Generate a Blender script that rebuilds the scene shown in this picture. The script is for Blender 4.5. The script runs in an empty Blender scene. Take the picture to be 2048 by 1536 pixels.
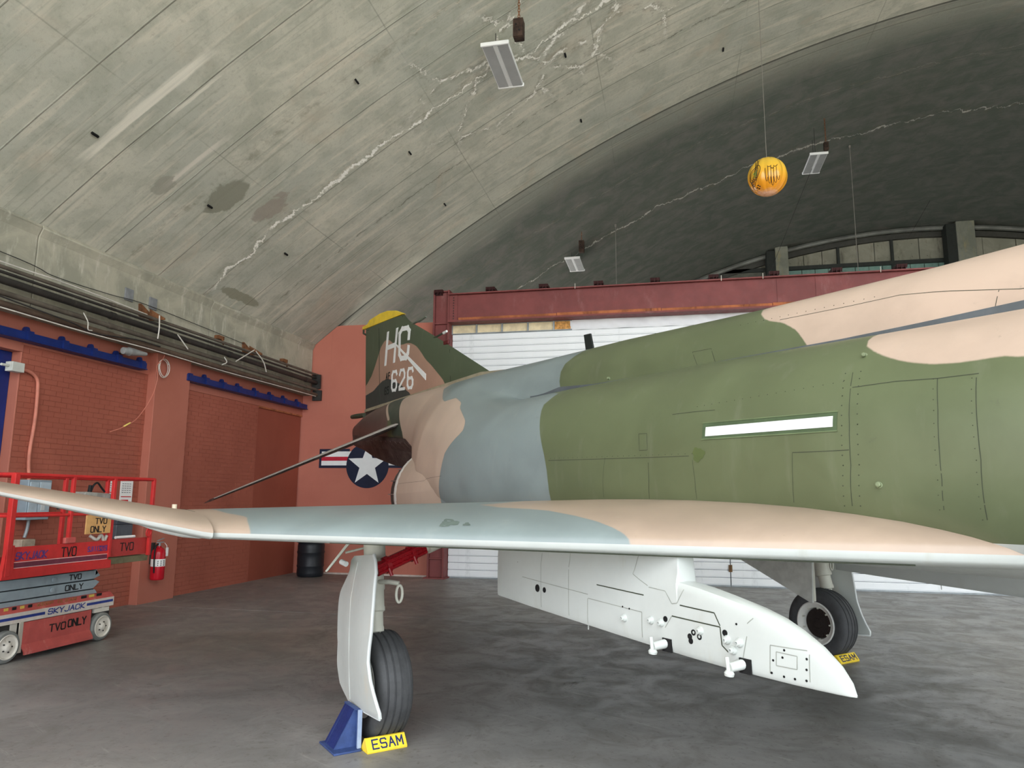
import bpy, bmesh, math, random
import numpy as np
from mathutils import Vector, Matrix
random.seed(7)
PI = math.pi
S = bpy.context.scene
COL = S.collection

# ---------------------------------------------------------------- camera
CAMZ = 1.76004
cd = bpy.data.cameras.new('camera'); camo = bpy.data.objects.new('camera', cd); COL.objects.link(camo)
yaw, pit, rol, FPX = 0.21600129, 0.156528641, 0.00797018, 1450.0
Fv = Vector((-math.sin(yaw)*math.cos(pit), math.cos(yaw)*math.cos(pit), math.sin(pit)))
Rv = Vector((math.cos(yaw), math.sin(yaw), 0)); Uv = Rv.cross(Fv)
R2 = Rv*math.cos(rol) + Uv*math.sin(rol); U2 = -Rv*math.sin(rol) + Uv*math.cos(rol)
camo.matrix_world = Matrix(((R2.x, U2.x, -Fv.x, 0), (R2.y, U2.y, -Fv.y, 0), (R2.z, U2.z, -Fv.z, CAMZ), (0, 0, 0, 1)))
cd.sensor_fit = 'HORIZONTAL'; cd.sensor_width = 36.0; cd.lens = 36.0*FPX/2048.0
cd.clip_start = 0.05; cd.clip_end = 500
S.camera = camo

# ---------------------------------------------------------------- world, light, exposure
HANGAR_FRONT = -2.5
wd = bpy.data.worlds.new('overcast_sky'); S.world = wd; wd.use_nodes = True
nt = wd.node_tree; nt.nodes.clear()
o_ = nt.nodes.new('ShaderNodeOutputWorld'); b_ = nt.nodes.new('ShaderNodeBackground')
g_ = nt.nodes.new('ShaderNodeTexCoord'); sp = nt.nodes.new('ShaderNodeSeparateXYZ'); rp = nt.nodes.new('ShaderNodeValToRGB')
nt.links.new(g_.outputs['Generated'], sp.inputs[0]); nt.links.new(sp.outputs['Z'], rp.inputs[0])
rp.color_ramp.elements[0].position = 0.0; rp.color_ramp.elements[0].color = (0.80, 0.87, 0.95, 1)
rp.color_ramp.elements[1].position = 0.9; rp.color_ramp.elements[1].color = (1.0, 1.0, 1.0, 1)
nt.links.new(rp.outputs[0], b_.inputs[0]); b_.inputs[1].default_value = 3.6
nt.links.new(b_.outputs[0], o_.inputs[0])
# high sun outside: strikes the apron in front of the hangar and never enters
sn = bpy.data.lights.new('sun', 'SUN'); sn.energy = 26; sn.angle = 0.01; sn.color = (1.0, 0.97, 0.92)
so = bpy.data.objects.new('sun', sn); COL.objects.link(so); so.rotation_euler = (math.radians(-28), math.radians(-12), 0)
# portal in the open hangar front: only guides sampling of the sky, gives no light of its own
pl = bpy.data.lights.new('sky_portal', 'AREA'); pl.shape = 'RECTANGLE'; pl.size = 38; pl.size_y = 13
pl.cycles.is_portal = True
po = bpy.data.objects.new('sky_portal', pl); COL.objects.link(po)
po.location = (10.2, HANGAR_FRONT, 6.5); po.rotation_euler = (PI/2, 0, 0)
S.view_settings.view_transform = 'Standard'; S.view_settings.look = 'None'
S.view_settings.gamma = 1.0; S.view_settings.use_curve_mapping = False
S.view_settings.exposure = 0.45
try:
    S.cycles.max_bounces = 6; S.cycles.diffuse_bounces = 5; S.cycles.glossy_bounces = 2
except Exception: pass

# ---------------------------------------------------------------- node helpers
class NT:
    def __init__(s, mat):
        s.m = mat; mat.use_nodes = True; s.t = mat.node_tree; s.t.nodes.clear()
        s.out = s.t.nodes.new('ShaderNodeOutputMaterial'); s.b = s.t.nodes.new('ShaderNodeBsdfPrincipled')
        s.t.links.new(s.b.outputs[0], s.out.inputs[0])
    def n(s, k): return s.t.nodes.new(k)
    def put(s, sock, v):
        if isinstance(v, bpy.types.NodeSocket): s.t.links.new(v, sock)
        elif v is not None:
            if isinstance(v, (tuple, list)) and len(v) == 3 and sock.type == 'RGBA': v = (*v, 1)
            sock.default_value = v
    def math(s, op, a, b=None, c=None, clamp=False):
        n = s.n('ShaderNodeMath'); n.operation = op; n.use_clamp = clamp
        s.put(n.inputs[0], a); s.put(n.inputs[1], b) if b is not None else None
        if c is not None: s.put(n.inputs[2], c)
        return n.outputs[0]
    def mix(s, f, a, b, mode='MIX'):
        n = s.n('ShaderNodeMix'); n.data_type = 'RGBA'; n.blend_type = mode
        s.put(n.inputs[0], f); s.put(n.inputs[6], a); s.put(n.inputs[7], b); return n.outputs[2]
    def coord(s, k='Object'): return s.n('ShaderNodeTexCoord').outputs[k]
    def mapp(s, v, scale=(1, 1, 1), loc=(0, 0, 0), rot=(0, 0, 0)):
        n = s.n('ShaderNodeMapping'); s.put(n.inputs[0], v); n.inputs[1].default_value = loc
        n.inputs[2].default_value = rot; n.inputs[3].default_value = scale; return n.outputs[0]
    def noise(s, v, scale, detail=4, rough=0.55, dist=0.0):
        n = s.n('ShaderNodeTexNoise'); s.put(n.inputs['Vector'], v); n.inputs['Scale'].default_value = scale
        n.inputs['Detail'].default_value = detail; n.inputs['Roughness'].default_value = rough
        n.inputs['Distortion'].default_value = dist; return n.outputs[0]
    def ss(s, v, a, b, lo=0.0, hi=1.0):
        n = s.n('ShaderNodeMapRange'); n.interpolation_type = 'SMOOTHSTEP'
        s.put(n.inputs[0], v); s.put(n.inputs[1], a); s.put(n.inputs[2], b); s.put(n.inputs[3], lo); s.put(n.inputs[4], hi); return n.outputs[0]
    def attr(s, name):
        n = s.n('ShaderNodeAttribute'); n.attribute_name = name; return n.outputs['Fac']
    def xyz(s, v):
        n = s.n('ShaderNodeSeparateXYZ'); s.put(n.inputs[0], v); return n.outputs
    def comb(s, x, y, z):
        n = s.n('ShaderNodeCombineXYZ'); s.put(n.inputs[0], x); s.put(n.inputs[1], y); s.put(n.inputs[2], z); return n.outputs[0]
    def bump(s, h, strength=0.3, dist=0.01):
        n = s.n('ShaderNodeBump'); n.inputs['Strength'].default_value = strength; n.inputs['Distance'].default_value = dist
        s.put(n.inputs['Height'], h); s.put(s.b.inputs['Normal'], n.outputs[0])
    def set(s, color=None, rough=None, metal=None, spec=None):
        s.put(s.b.inputs['Base Color'], color)
        if rough is not None: s.put(s.b.inputs['Roughness'], rough)
        if metal is not None: s.put(s.b.inputs['Metallic'], metal)
        if spec is not None: s.put(s.b.inputs['Specular IOR Level'], spec)

def lin(r, g, b):
    f = lambda c: ((c/255+0.055)/1.055)**2.4 if c > 10.3 else c/255/12.92
    return (f(r), f(g), f(b))
MC = {}
def mat(name, col, rough=0.6, metal=0.0, var=0.12, scale=6.0, bump=0.15, bd=0.003, dirt=None, spec=0.35):
    """generic painted / raw surface with mottling and fine relief"""
    if name in MC: return MC[name]
    m = bpy.data.materials.new(name); N = NT(m); v = N.coord('Object')
    a = N.noise(v, scale, 5, 0.6); b = N.noise(v, scale*7, 3, 0.6)
    c1 = tuple(max(0, x*(1-var)) for x in col); c2 = tuple(min(1, x*(1+var)) for x in col)
    c = N.mix(N.ss(a, 0.35, 0.65), c1, c2)
    if dirt:
        c = N.mix(N.ss(N.noise(N.mapp(v, (1, 1, 0.35)), scale*1.7, 6, 0.7), 0.55, 0.75, 0, dirt[3]), c, dirt[:3])
    N.set(c, N.ss(b, 0.2, 0.8, max(0.05, rough-0.08), min(1, rough+0.08)), metal, spec)
    if bump: N.bump(b, bump, bd)
    MC[name] = m; return m

# ---------------------------------------------------------------- mesh helpers
class MB:
    def __init__(s): s.v = []; s.f = []; s.mi = []; s.cur = 0
    def add(s, vs, fs):
        o = len(s.v); s.v += [tuple(p) for p in vs]; s.f += [tuple(i+o for i in f) for f in fs]; s.mi += [s.cur]*len(fs); return s
    def box(s, lo, hi, M=None):
        (x0, y0, z0), (x1, y1, z1) = lo, hi
        P = [(x0, y0, z0), (x1, y0, z0), (x1, y1, z0), (x0, y1, z0), (x0, y0, z1), (x1, y0, z1), (x1, y1, z1), (x0, y1, z1)]
        if M is not None: P = [tuple(M @ Vector(p)) for p in P]
        return s.add(P, [(0, 3, 2, 1), (4, 5, 6, 7), (0, 1, 5, 4), (1, 2, 6, 5), (2, 3, 7, 6), (3, 0, 4, 7)])
    def cbox(s, c, sz, M=None):
        return s.box([c[i]-sz[i]/2 for i in range(3)], [c[i]+sz[i]/2 for i in range(3)], M)
    def cyl(s, p0, p1, r0, r1=None, n=16, cap=True):
        r1 = r0 if r1 is None else r1
        return s.tube([p0, p1], [r0, r1], n, cap)
    def tube(s, pts, r, n=8, cap=True, closed=False):
        pts = [Vector(p) for p in pts]; m = len(pts); rs = r if isinstance(r, (list, tuple)) else [r]*m
        t0 = (pts[1]-pts[0]).normalized(); up = Vector((0, 0, 1)) if abs(t0.z) < 0.9 else Vector((1, 0, 0))
        a = t0.cross(up).normalized(); V = []; 
        for i, p in enumerate(pts):
            if closed: t = (pts[(i+1) % m]-pts[i-1]).normalized()
            else: t = (pts[min(i+1, m-1)]-pts[max(i-1, 0)]).normalized()
            a = (a-t*a.dot(t)).normalized(); b = t.cross(a)
            for k in range(n):
                q = 2*PI*k/n; V.append(p+(a*math.cos(q)+b*math.sin(q))*rs[i])
        F = []
        for i in range(m if closed else m-1):
            j = (i+1) % m
            for k in range(n): F.append((i*n+k, i*n+(k+1) % n, j*n+(k+1) % n, j*n+k))
        if cap and not closed: F += [tuple(range(n-1, -1, -1)), tuple((m-1)*n+k for k in range(n))]
        return s.add(V, F)
    def lathe(s, prof, o, ax, n=32):
        """prof: (radius, distance along ax)"""
        o = Vector(o); ax = Vector(ax).normalized(); up = Vector((0, 0, 1)) if abs(ax.z) < 0.9 else Vector((1, 0, 0))
        a = ax.cross(up).normalized(); b = ax.cross(a); V = []; F = []
        for r, d in prof:
            for k in range(n):
                q = 2*PI*k/n; V.append(o+ax*d+(a*math.cos(q)+b*math.sin(q))*r)
        for i in range(len(prof)-1):
            for k in range(n): F.append((i*n+k, i*n+(k+1) % n, (i+1)*n+(k+1) % n, (i+1)*n+k))
        return s.add(V, F)
    def prism(s, poly, fn, d0, d1):
        """poly in 2D, fn(a,b,d)->3D"""
        n = len(poly); V = [fn(a, b, d0) for a, b in poly]+[fn(a, b, d1) for a, b in poly]
        return s.add(V, [tuple(range(n)), tuple(range(2*n-1, n-1, -1))]+[(i, i+n, (i+1) % n+n, (i+1) % n) for i in range(n)])
    def grid(s, rows, flip=False):
        n = len(rows[0]); V = [p for r in rows for p in r]; F = []
        for i in range(len(rows)-1):
            for j in range(n-1):
                q = (i*n+j, i*n+j+1, (i+1)*n+j+1, (i+1)*n+j); F.append(q[::-1] if flip else q)
        return s.add(V, F)
    def mesh(s, name, mats, smooth=30, fix=True):
        me = bpy.data.meshes.new(name); me.from_pydata(s.v, [], s.f)
        for m in (mats if isinstance(mats, (list, tuple)) else [mats]): me.materials.append(m)
        if any(s.mi):
            me.polygons.foreach_set('material_index', s.mi)
        if fix:
            b = bmesh.new(); b.from_mesh(me); bmesh.ops.recalc_face_normals(b, faces=b.faces); b.to_mesh(me); b.free()
        if smooth:
            me.shade_smooth(); me.set_sharp_from_angle(angle=math.radians(smooth))
        me.update(); return me
    def build(s, name, mats, parent=None, smooth=30, bevel=0, label=None, fix=True, kind=None):
        o = bpy.data.objects.new(name, s.mesh(name, mats, smooth, fix)); COL.objects.link(o)
        if parent is not None: o.parent = parent
        if bevel:
            m = o.modifiers.new('bevel', 'BEVEL'); m.width = bevel; m.segments = 2; m.limit_method = 'ANGLE'; m.angle_limit = math.radians(40)
        if label: o['label'] = label
        if kind: o['kind'] = kind
        return o
def tag(o, label, cat, group=None):
    o['label'] = label; o['category'] = cat
    if group: o['group'] = group
    return o
def thing(name, label, cat, loc=(0, 0, 0), rz=0, group=None):
    o = bpy.data.objects.new(name, None); COL.objects.link(o); o.empty_display_size = 0.1
    o.location = loc; o.rotation_euler = (0, 0, rz); return tag(o, label, cat, group)
def struct(o): o['kind'] = 'structure'; return o
def instance(name, me, parent, loc=(0, 0, 0), rot=None, scale=None):
    o = bpy.data.objects.new(name, me); COL.objects.link(o); o.parent = parent; o.location = loc
    if rot: o.rotation_euler = rot
    if scale: o.scale = scale
    return o
def copy_tree(o, parent=None):
    c = o.copy(); COL.objects.link(c); c.parent = parent
    for ch in list(o.children): copy_tree(ch, c)
    return c
def curve_pts(P, n=8):
    """Catmull-Rom through 3D points"""
    P = [Vector(p) for p in P]; Q = [P[0]*2-P[1]]+P+[P[-1]*2-P[-2]]; out = []
    for i in range(1, len(Q)-2):
        a, b, c, d = Q[i-1:i+3]
        for k in range(n):
            t = k/n; out.append(0.5*((2*b)+(c-a)*t+(2*a-5*b+4*c-d)*t*t+(3*b-a-3*c+d)*t**3))
    out.append(P[-1]); return out

GL = {'A': [[(0, 0), (.5, 1), (1, 0)], [(.2, .38), (.8, .38)]], 'C': [[(1, .64), (1, .88), (.8, 1), (.25, 1), (0, .85), (0, .15), (.2, 0), (.75, 0), (.95, .15), (1, .34)]],
      'E': [[(1, 1), (0, 1), (0, 0), (1, 0)], [(0, .5), (.8, .5)]], 'F': [[(1, 1), (0, 1), (0, 0)], [(0, .5), (.8, .5)]],
      'H': [[(0, 0), (0, 1)], [(1, 0), (1, 1)], [(0, .52), (1, .52)]], 'I': [[(.5, 0), (.5, 1)]], 'J': [[(1, 1), (1, .2), (.8, 0), (.2, 0), (0, .2)]],
      'K': [[(0, 0), (0, 1)], [(1, 1), (0, .45), (1, 0)]], 'L': [[(0, 1), (0, 0), (1, 0)]], 'M': [[(0, 0), (0, 1), (.5, .35), (1, 1), (1, 0)]],
      'N': [[(0, 0), (0, 1), (1, 0), (1, 1)]], 'O': [[(.15, 0), (0, .15), (0, .85), (.15, 1), (.85, 1), (1, .85), (1, .15), (.85, 0), (.15, 0)]],
      'P': [[(0, 0), (0, 1), (.9, 1), (1, .9), (1, .6), (.9, .5), (0, .5)]], 'R': [[(0, 0), (0, 1), (.9, 1), (1, .9), (1, .6), (.9, .5), (0, .5)], [(.5, .5), (1, 0)]],
      'S': [[(1, .85), (.85, 1), (.15, 1), (0, .85), (0, .62), (.12, .5), (.88, .5), (1, .38), (1, .15), (.85, 0), (.15, 0), (0, .15)]],
      'T': [[(0, 1), (1, 1)], [(.5, 1), (.5, 0)]], 'V': [[(0, 1), (.5, 0), (1, 1)]], 'Y': [[(0, 1), (.5, .5), (1, 1)], [(.5, .5), (.5, 0)]],
      'U': [[(0, 1), (0, .15), (.15, 0), (.85, 0), (1, .15), (1, 1)]], 'D': [[(0, 0), (0, 1), (.7, 1), (1, .8), (1, .2), (.7, 0), (0, 0)]],
      '0': [[(.2, 0), (0, .2), (0, .8), (.2, 1), (.8, 1), (1, .8), (1, .2), (.8, 0), (.2, 0)]], '1': [[(.2, .8), (.5, 1), (.5, 0)]],
      '2': [[(0, .78), (.2, 1), (.8, 1), (1, .8), (1, .6), (0, .12), (0, 0), (1, 0)]], '3': [[(0, 1), (1, 1), (.4, .55), (1, .4), (1, .1), (.8, 0), (0, 0)]],
      '6': [[(1, .84), (.85, 1), (.2, 1), (0, .82), (0, .16), (.2, 0), (.8, 0), (1, .16), (1, .36), (.8, .5), (.2, .5), (0, .38)]],
      '5': [[(1, 1), (0, 1), (0, .58), (.8, .58), (1, .4), (1, .18), (.8, 0), (0, 0)]], '9': [[(.1, 0), (1, 0), (1, 1), (0, 1), (0, .45), (1, .45)]],
      '-': [[(.1, .5), (.9, .5)]], ' ': []}
def stroke_text(mb, text, fn, h, w, gap, st, d0, d1, shear=0.0):
    """letters as flat prisms; fn(a, b, d) -> 3D point; every stroke a little proud of the last to avoid coincident faces"""
    x = 0
    for ch in text:
        for k, pl_ in enumerate(GL[ch]):
            for i in range(len(pl_)-1):
                a = Vector((x+pl_[i][0]*w, pl_[i][1]*h)); b = Vector((x+pl_[i+1][0]*w, pl_[i+1][1]*h)); d = (b-a).normalized(); nrm = Vector((-d.y, d.x))*st/2
                a2 = a-d*st*.42; b2 = b+d*st*.42; q = [a2+nrm, a2-nrm, b2-nrm, b2+nrm]
                e = 0.00012*((i*3+k*5) % 7)
                mb.prism([(p.x+shear*p.y, p.y) for p in q], fn, d0, d1+(e if d1 > d0 else -e))
        x += w+gap
    return x-gap

def interp(xs, ys, x): return float(np.interp(x, xs, ys))
def sdf_poly(P, poly):
    """signed distance (positive inside) of many 2D points to one polygon"""
    P = np.asarray(P, float); A = np.asarray(poly, float); B = np.roll(A, -1, 0)
    dmin = np.full(len(P), 1e9); ins = np.zeros(len(P), bool)
    for a, b in zip(A, B):
        ab = b-a; t = np.clip(((P-a)@ab)/max(ab@ab, 1e-12), 0, 1)
        d = np.hypot(*(P-a-t[:, None]*ab).T); dmin = np.minimum(dmin, d)
        c = ((a[1] > P[:, 1]) != (b[1] > P[:, 1])) & (P[:, 0] < (b[0]-a[0])*(P[:, 1]-a[1])/((b[1]-a[1]) or 1e-12)+a[0]); ins ^= c
    return np.where(ins, dmin, -dmin)
def smooth_poly(poly, n=5):
    """closed Catmull-Rom outline"""
    Q = [Vector((p[0], p[1], 0)) for p in poly]; m = len(Q); out = []
    for i in range(m):
        a, b, c, d = Q[i-1], Q[i], Q[(i+1) % m], Q[(i+2) % m]
        for k in range(n):
            t = k/n; v = 0.5*((2*b)+(c-a)*t+(2*a-5*b+4*c-d)*t*t+(3*b-a-3*c+d)*t**3); out.append((v.x, v.y))
    return out
def set_sdf(me, name, pts2, polys):
    d = np.full(len(pts2), -9.0)
    for p in polys: d = np.maximum(d, sdf_poly(pts2, p))
    a = me.attributes.new(name, 'FLOAT', 'POINT'); a.data.foreach_set('value', d.astype(np.float32))

#@@STRUCTURE
# ---------------------------------------------------------------- materials of the hangar
PC = (-0.02136681, 0.43605848, 10.68425063)
XC = -PC[1]/(2*PC[0]); XW = -8.5
def vz(x): return PC[0]*x*x+PC[1]*x+PC[2]
HANGAR_END = 31.6

def vault_material(rear):
    m = bpy.data.materials.new('weathered_concrete_vault' if not rear else 'shade_painted_concrete_vault'); N = NT(m)
    uv = N.coord('UV'); U, V, _ = N.xyz(uv); U = N.math('MULTIPLY', U, 100.0); V = N.math('MULTIPLY', V, 100.0)
    P = N.comb(U, V, 0.0)
    big = N.noise(P, 0.35, 4, 0.6, 0.3); med = N.noise(P, 1.6, 5, 0.65, 0.4); fine = N.noise(P, 14, 3, 0.7)
    sh = N.noise(P, 4.2, 4, 0.7); streak = N.noise(N.mapp(P, (0.35, 3.2, 1)), 1.5, 4, 0.65, 0.2); streak2 = N.noise(N.mapp(P, (0.12, 6.0, 1)), 2.2, 4, 0.6, 0.1)
    c = N.mix(N.ss(big, 0.35, 0.65), lin(172, 174, 162), lin(192, 190, 175))
    c = N.mix(N.ss(med, 0.42, 0.62, 0, 0.6), c, lin(158, 160, 146))
    c = N.mix(N.ss(streak, 0.5, 0.68, 0, 0.6), c, lin(208, 202, 186))
    c = N.mix(N.ss(streak2, 0.56, 0.7, 0, 0.45), c, lin(132, 132, 118))
    c = N.mix(N.ss(fine, 0.5, 0.75, 0, 0.30), c, lin(128, 125, 112))
    # warm stains
    c = N.mix(N.ss(N.noise(P, 0.8, 4, 0.6, 0.8), 0.55, 0.72, 0, 0.4), c, lin(186, 172, 152))
    # formwork board joints (recessed lines)
    jn = N.math('MULTIPLY', N.math('SUBTRACT', big, 0.5), 0.06)
    def lines(coord, period, off, w):
        f = N.math('FRACT', N.math('DIVIDE', N.math('ADD', N.math('ADD', coord, off), jn), period))
        f = N.math('ABSOLUTE', N.math('SUBTRACT', f, 0.5)); return N.ss(f, 0.5-w/period, 0.5-w*0.3/period)
    lv = lines(V, 1.2, 0.45, 0.016); lu = lines(U, 3.15, 0.75, 0.014)
    ln = N.math('MULTIPLY', N.math('MAXIMUM', lv, N.math('MULTIPLY', lu, 0.7)), N.ss(big, 0.38, 0.58, 0.1, 0.8))
    c = N.mix(N.math('MULTIPLY', ln, 0.75), c, lin(98, 98, 88))
    # a crack with white efflorescence running round the shell at y0
    eff_h = None
    def crack(cc, y0, amp, w, col, k, u0, u1):
        wob = N.math('MULTIPLY', N.math('SUBTRACT', N.noise(N.mapp(P, (1, 0.2, 1), (y0*3, y0, 0)), 0.9, 6, 0.72), 0.5), amp)
        d = N.math('ABSOLUTE', N.math('SUBTRACT', N.math('ADD', V, wob), y0))
        ww = N.math('MULTIPLY', N.ss(med, 0.4, 0.62, 0.25, 1.6), w)
        f = N.math('SUBTRACT', 1.0, N.ss(d, N.math('MULTIPLY', ww, 0.4), ww), clamp=True)
        f = N.math('MULTIPLY', f, N.ss(sh, 0.40, 0.50, 0.15, 1.0))
        f = N.math('MULTIPLY', f, N.math('MULTIPLY', N.ss(U, u0-0.4, u0), N.ss(U, u1, u1+0.6, 1, 0)))
        halo = N.math('MULTIPLY', N.math('SUBTRACT', 1.0, N.ss(d, 0.0, w*8), clamp=True), N.ss(sh, 0.45, 0.65, 0, 0.5))
        cc = N.mix(halo, cc, lin(126, 121, 104))
        return N.mix(N.math('MULTIPLY', f, k), cc, col)
    if not rear:
        c = crack(c, 11.5, 1.1, 0.05, lin(240, 238, 230), 0.95, 0.5, 14.0)
        c = crack(c, 9.55, 0.8, 0.022, lin(196, 190, 174), 0.6, 6.0, 9.0)
        c = crack(c, 13.4, 0.5, 0.012, lin(60, 60, 54), 0.6, 1.0, 12.0)
        # network of short cracks with white salts round the main crack
        vo = N.n('ShaderNodeTexVoronoi'); vo.feature = 'DISTANCE_TO_EDGE'; vo.inputs['Scale'].default_value = 0.75
        N.put(vo.inputs['Vector'], N.comb(N.math('ADD', U, N.math('MULTIPLY', fine, 0.35)), N.math('ADD', V, N.math('MULTIPLY', med, 0.6)), 0.0))
        ve = N.math('SUBTRACT', 1.0, N.ss(vo.outputs['Distance'], 0.006, 0.03), clamp=True)
        zone = N.math('MULTIPLY', N.math('MULTIPLY', N.ss(V, 9.6, 10.6), N.ss(V, 12.6, 13.6, 1, 0)), N.ss(U, 4.5, 6.0))
        zone = N.math('MULTIPLY', zone, N.ss(N.math('SUBTRACT', 1.0, sh), 0.46, 0.56))
        c = N.mix(N.math('MULTIPLY', N.math('MULTIPLY', N.math('SUBTRACT', 1.0, N.ss(vo.outputs['Distance'], 0.0, 0.12), clamp=True), zone), 0.55), c, lin(120, 114, 100))
        c = N.mix(N.math('MULTIPLY', N.math('MULTIPLY', ve, zone), 0.9), c, lin(238, 236, 228))
        # pale smeared laitance bands along the boards
        def band(cc, u0, u1, y0, w, col, k):
            d = N.math('ABSOLUTE', N.math('SUBTRACT', N.math('ADD', V, N.math('MULTIPLY', N.math('SUBTRACT', streak, 0.5), 0.25)), y0))
            f = N.math('MULTIPLY', N.math('SUBTRACT', 1.0, N.ss(d, w*0.5, w), clamp=True), N.math('MULTIPLY', N.ss(U, u0, u0+0.5), N.ss(U, u1-0.6, u1, 1, 0)))
            return N.mix(N.math('MULTIPLY', f, N.ss(streak2, 0.3, 0.6, 0.3, k)), cc, col)
        c = band(c, 1.0, 3.7, 7.62, 0.10, lin(222, 218, 204), 0.9)
        c = band(c, 2.2, 3.6, 8.0, 0.05, lin(216, 212, 198), 0.8)
        c = band(c, 1.2, 2.9, 8.95, 0.07, lin(212, 206, 194), 0.8)
        # dark damp patches
        def patch(cc, u, v, ru, rv, col, k):
            du = N.math('DIVIDE', N.math('SUBTRACT', U, u), ru); dv = N.math('DIVIDE', N.math('SUBTRACT', V, v), rv)
            d = N.math('SQRT', N.math('ADD', N.math('MULTIPLY', du, du), N.math('MULTIPLY', dv, dv)))
            d = N.math('ADD', d, N.math('MULTIPLY', N.math('SUBTRACT', med, 0.5), 2.2))
            return N.mix(N.math('MULTIPLY', N.ss(d, 0.9, 1.1, 1, 0), k), cc, col)
        c = patch(c, 1.88, 9.98, 0.42, 0.30, lin(134, 134, 120), 0.9)
        c = patch(c, 2.2, 10.9, 0.35, 0.25, lin(146, 136, 126), 0.7)
        c = patch(c, 0.35, 12.5, 0.12, 0.6, lin(136, 134, 116), 0.85)
        c = patch(c, 1.5, 8.9, 0.22, 0.2, lin(146, 144, 132), 0.7)
    # construction joint where the end bay begins, the bay's shade painted into the concrete colour beyond it
    if rear:
        dj = N.math('ABSOLUTE', N.math('SUBTRACT', V, 16.05))
        c = N.mix(N.math('MULTIPLY', N.math('SUBTRACT', 1.0, N.ss(dj, 0.02, 0.05), clamp=True), 0.8), c, lin(60, 58, 52))
        bay_shade = N.mix(N.ss(med, 0.35, 0.7), lin(88, 97, 88), lin(118, 118, 112))
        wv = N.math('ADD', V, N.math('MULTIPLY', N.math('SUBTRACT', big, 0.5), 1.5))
        c = N.mix(N.math('MULTIPLY', N.ss(wv, 16.3, 17.7, 0.4, 0.9), N.ss(V, 16.02, 16.08)), c, bay_shade)
        c = crack(c, 21.6, 1.6, 0.05, lin(206, 204, 194), 0.95, 2.0, 26.0)
        c = crack(c, 18.6, 0.9, 0.02, lin(150, 150, 142), 0.6, 6.0, 22.0)
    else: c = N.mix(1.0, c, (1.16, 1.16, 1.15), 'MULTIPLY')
    N.set(c, 0.9, 0, 0.15)
    N.bump(N.math('SUBTRACT', N.math('MULTIPLY', fine, 0.6), lv), 0.5, 0.015)
    return m
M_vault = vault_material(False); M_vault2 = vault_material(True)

def band_concrete(name, c1, c2, c3, sc=1.0):
    m = bpy.data.materials.new(name); N = NT(m); v = N.coord('Object')
    a = N.noise(v, 1.3*sc, 6, 0.65, 0.5); b = N.noise(N.mapp(v, (1, 1, 0.25)), 6*sc, 5, 0.7); f = N.noise(v, 30*sc, 3, 0.7)
    c = N.mix(N.ss(a, 0.38, 0.62), c1, c2); c = N.mix(N.ss(b, 0.52, 0.72, 0, 0.8), c, c3)
    N.set(c, 0.9, 0, 0.2); N.bump(N.math('ADD', N.math('MULTIPLY', b, 0.6), N.math('MULTIPLY', f, 0.3)), 0.4, 0.01); return m
M_band = band_concrete('rough_pale_concrete', lin(152, 150, 134), lin(176, 171, 153), lin(200, 195, 180))
M_gabconc = band_concrete('stained_gable_concrete', lin(140, 140, 125), lin(158, 156, 140), lin(112, 108, 96), 0.8)
M_post = band_concrete('olive_concrete_post', lin(122, 124, 112), lin(140, 142, 128), lin(150, 144, 110), 0.8)

def floor_material():
    m = bpy.data.materials.new('dark_stained_concrete_floor'); N = NT(m); g = N.n('ShaderNodeNewGeometry').outputs['Position']
    a = N.noise(g, 0.45, 4, 0.65, 0.6); b = N.noise(g, 2.3, 5, 0.7, 0.8); f = N.noise(g, 16, 3, 0.75)
    rr = N.mapp(g, (1, 1, 1), (0, 0, 0), (0, 0, 0.55)); st = N.noise(N.mapp(rr, (0.5, 5, 1)), 2.0, 5, 0.7)
    c = N.mix(N.ss(a, 0.38, 0.64), lin(126, 125, 122), lin(148, 146, 142))
    c = N.mix(N.ss(b, 0.45, 0.75, 0, 0.55), c, lin(112, 108, 101))
    c = N.mix(N.ss(f, 0.56, 0.68, 0, 0.5), c, lin(92, 89, 82))
    c = N.mix(N.ss(st, 0.6, 0.72, 0, 0.4), c, lin(176, 174, 168))
    c = N.mix(N.ss(N.noise(g, 5.0, 4, 0.8), 0.66, 0.72, 0, 0.6), c, lin(150, 148, 142))
    c = N.mix(N.ss(N.noise(g, 1.3, 5, 0.75, 1.4), 0.62, 0.72, 0, 0.7), c, lin(84, 83, 74))
    N.set(c, N.ss(b, 0.35, 0.65, 0.38, 0.6), 0, 0.35)
    N.bump(N.math('ADD', N.math('MULTIPLY', f, 0.5), b), 0.05, 0.01); return m
M_floor = floor_material()

def wall_paint(name, c1, c2, chips=0.0, mort=0.0):
    m = bpy.data.materials.new(name); N = NT(m); g = N.n('ShaderNodeNewGeometry').outputs['Position']
    a = N.noise(g, 0.7, 5, 0.6, 0.4); f = N.noise(g, 22, 4, 0.7); s_ = N.noise(N.mapp(g, (9, 9, 0.8)), 1.2, 5, 0.7, 0.2)
    c = N.mix(N.ss(a, 0.35, 0.65), c1, c2); c = N.mix(N.ss(s_, 0.6, 0.74, 0, 0.35), c, tuple(x*0.8 for x in c1))
    if chips:
        k = N.noise(N.mapp(g, (14, 14, 5)), 1.1, 4, 0.75)
        c = N.mix(N.ss(k, 0.72-chips*0.04, 0.75, 0, 0.85), c, lin(196, 150, 130))
    N.set(c, 0.62, 0, 0.3); N.bump(f, 0.2, 0.004); return m
M_brick = wall_paint('painted_brick', lin(156, 87, 70), lin(167, 95, 77), 1.0)
M_mortar = wall_paint('painted_mortar', lin(152, 84, 67), lin(163, 92, 74))
M_pil = wall_paint('terracotta_paint', lin(172, 103, 85), lin(180, 110, 92))
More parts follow.
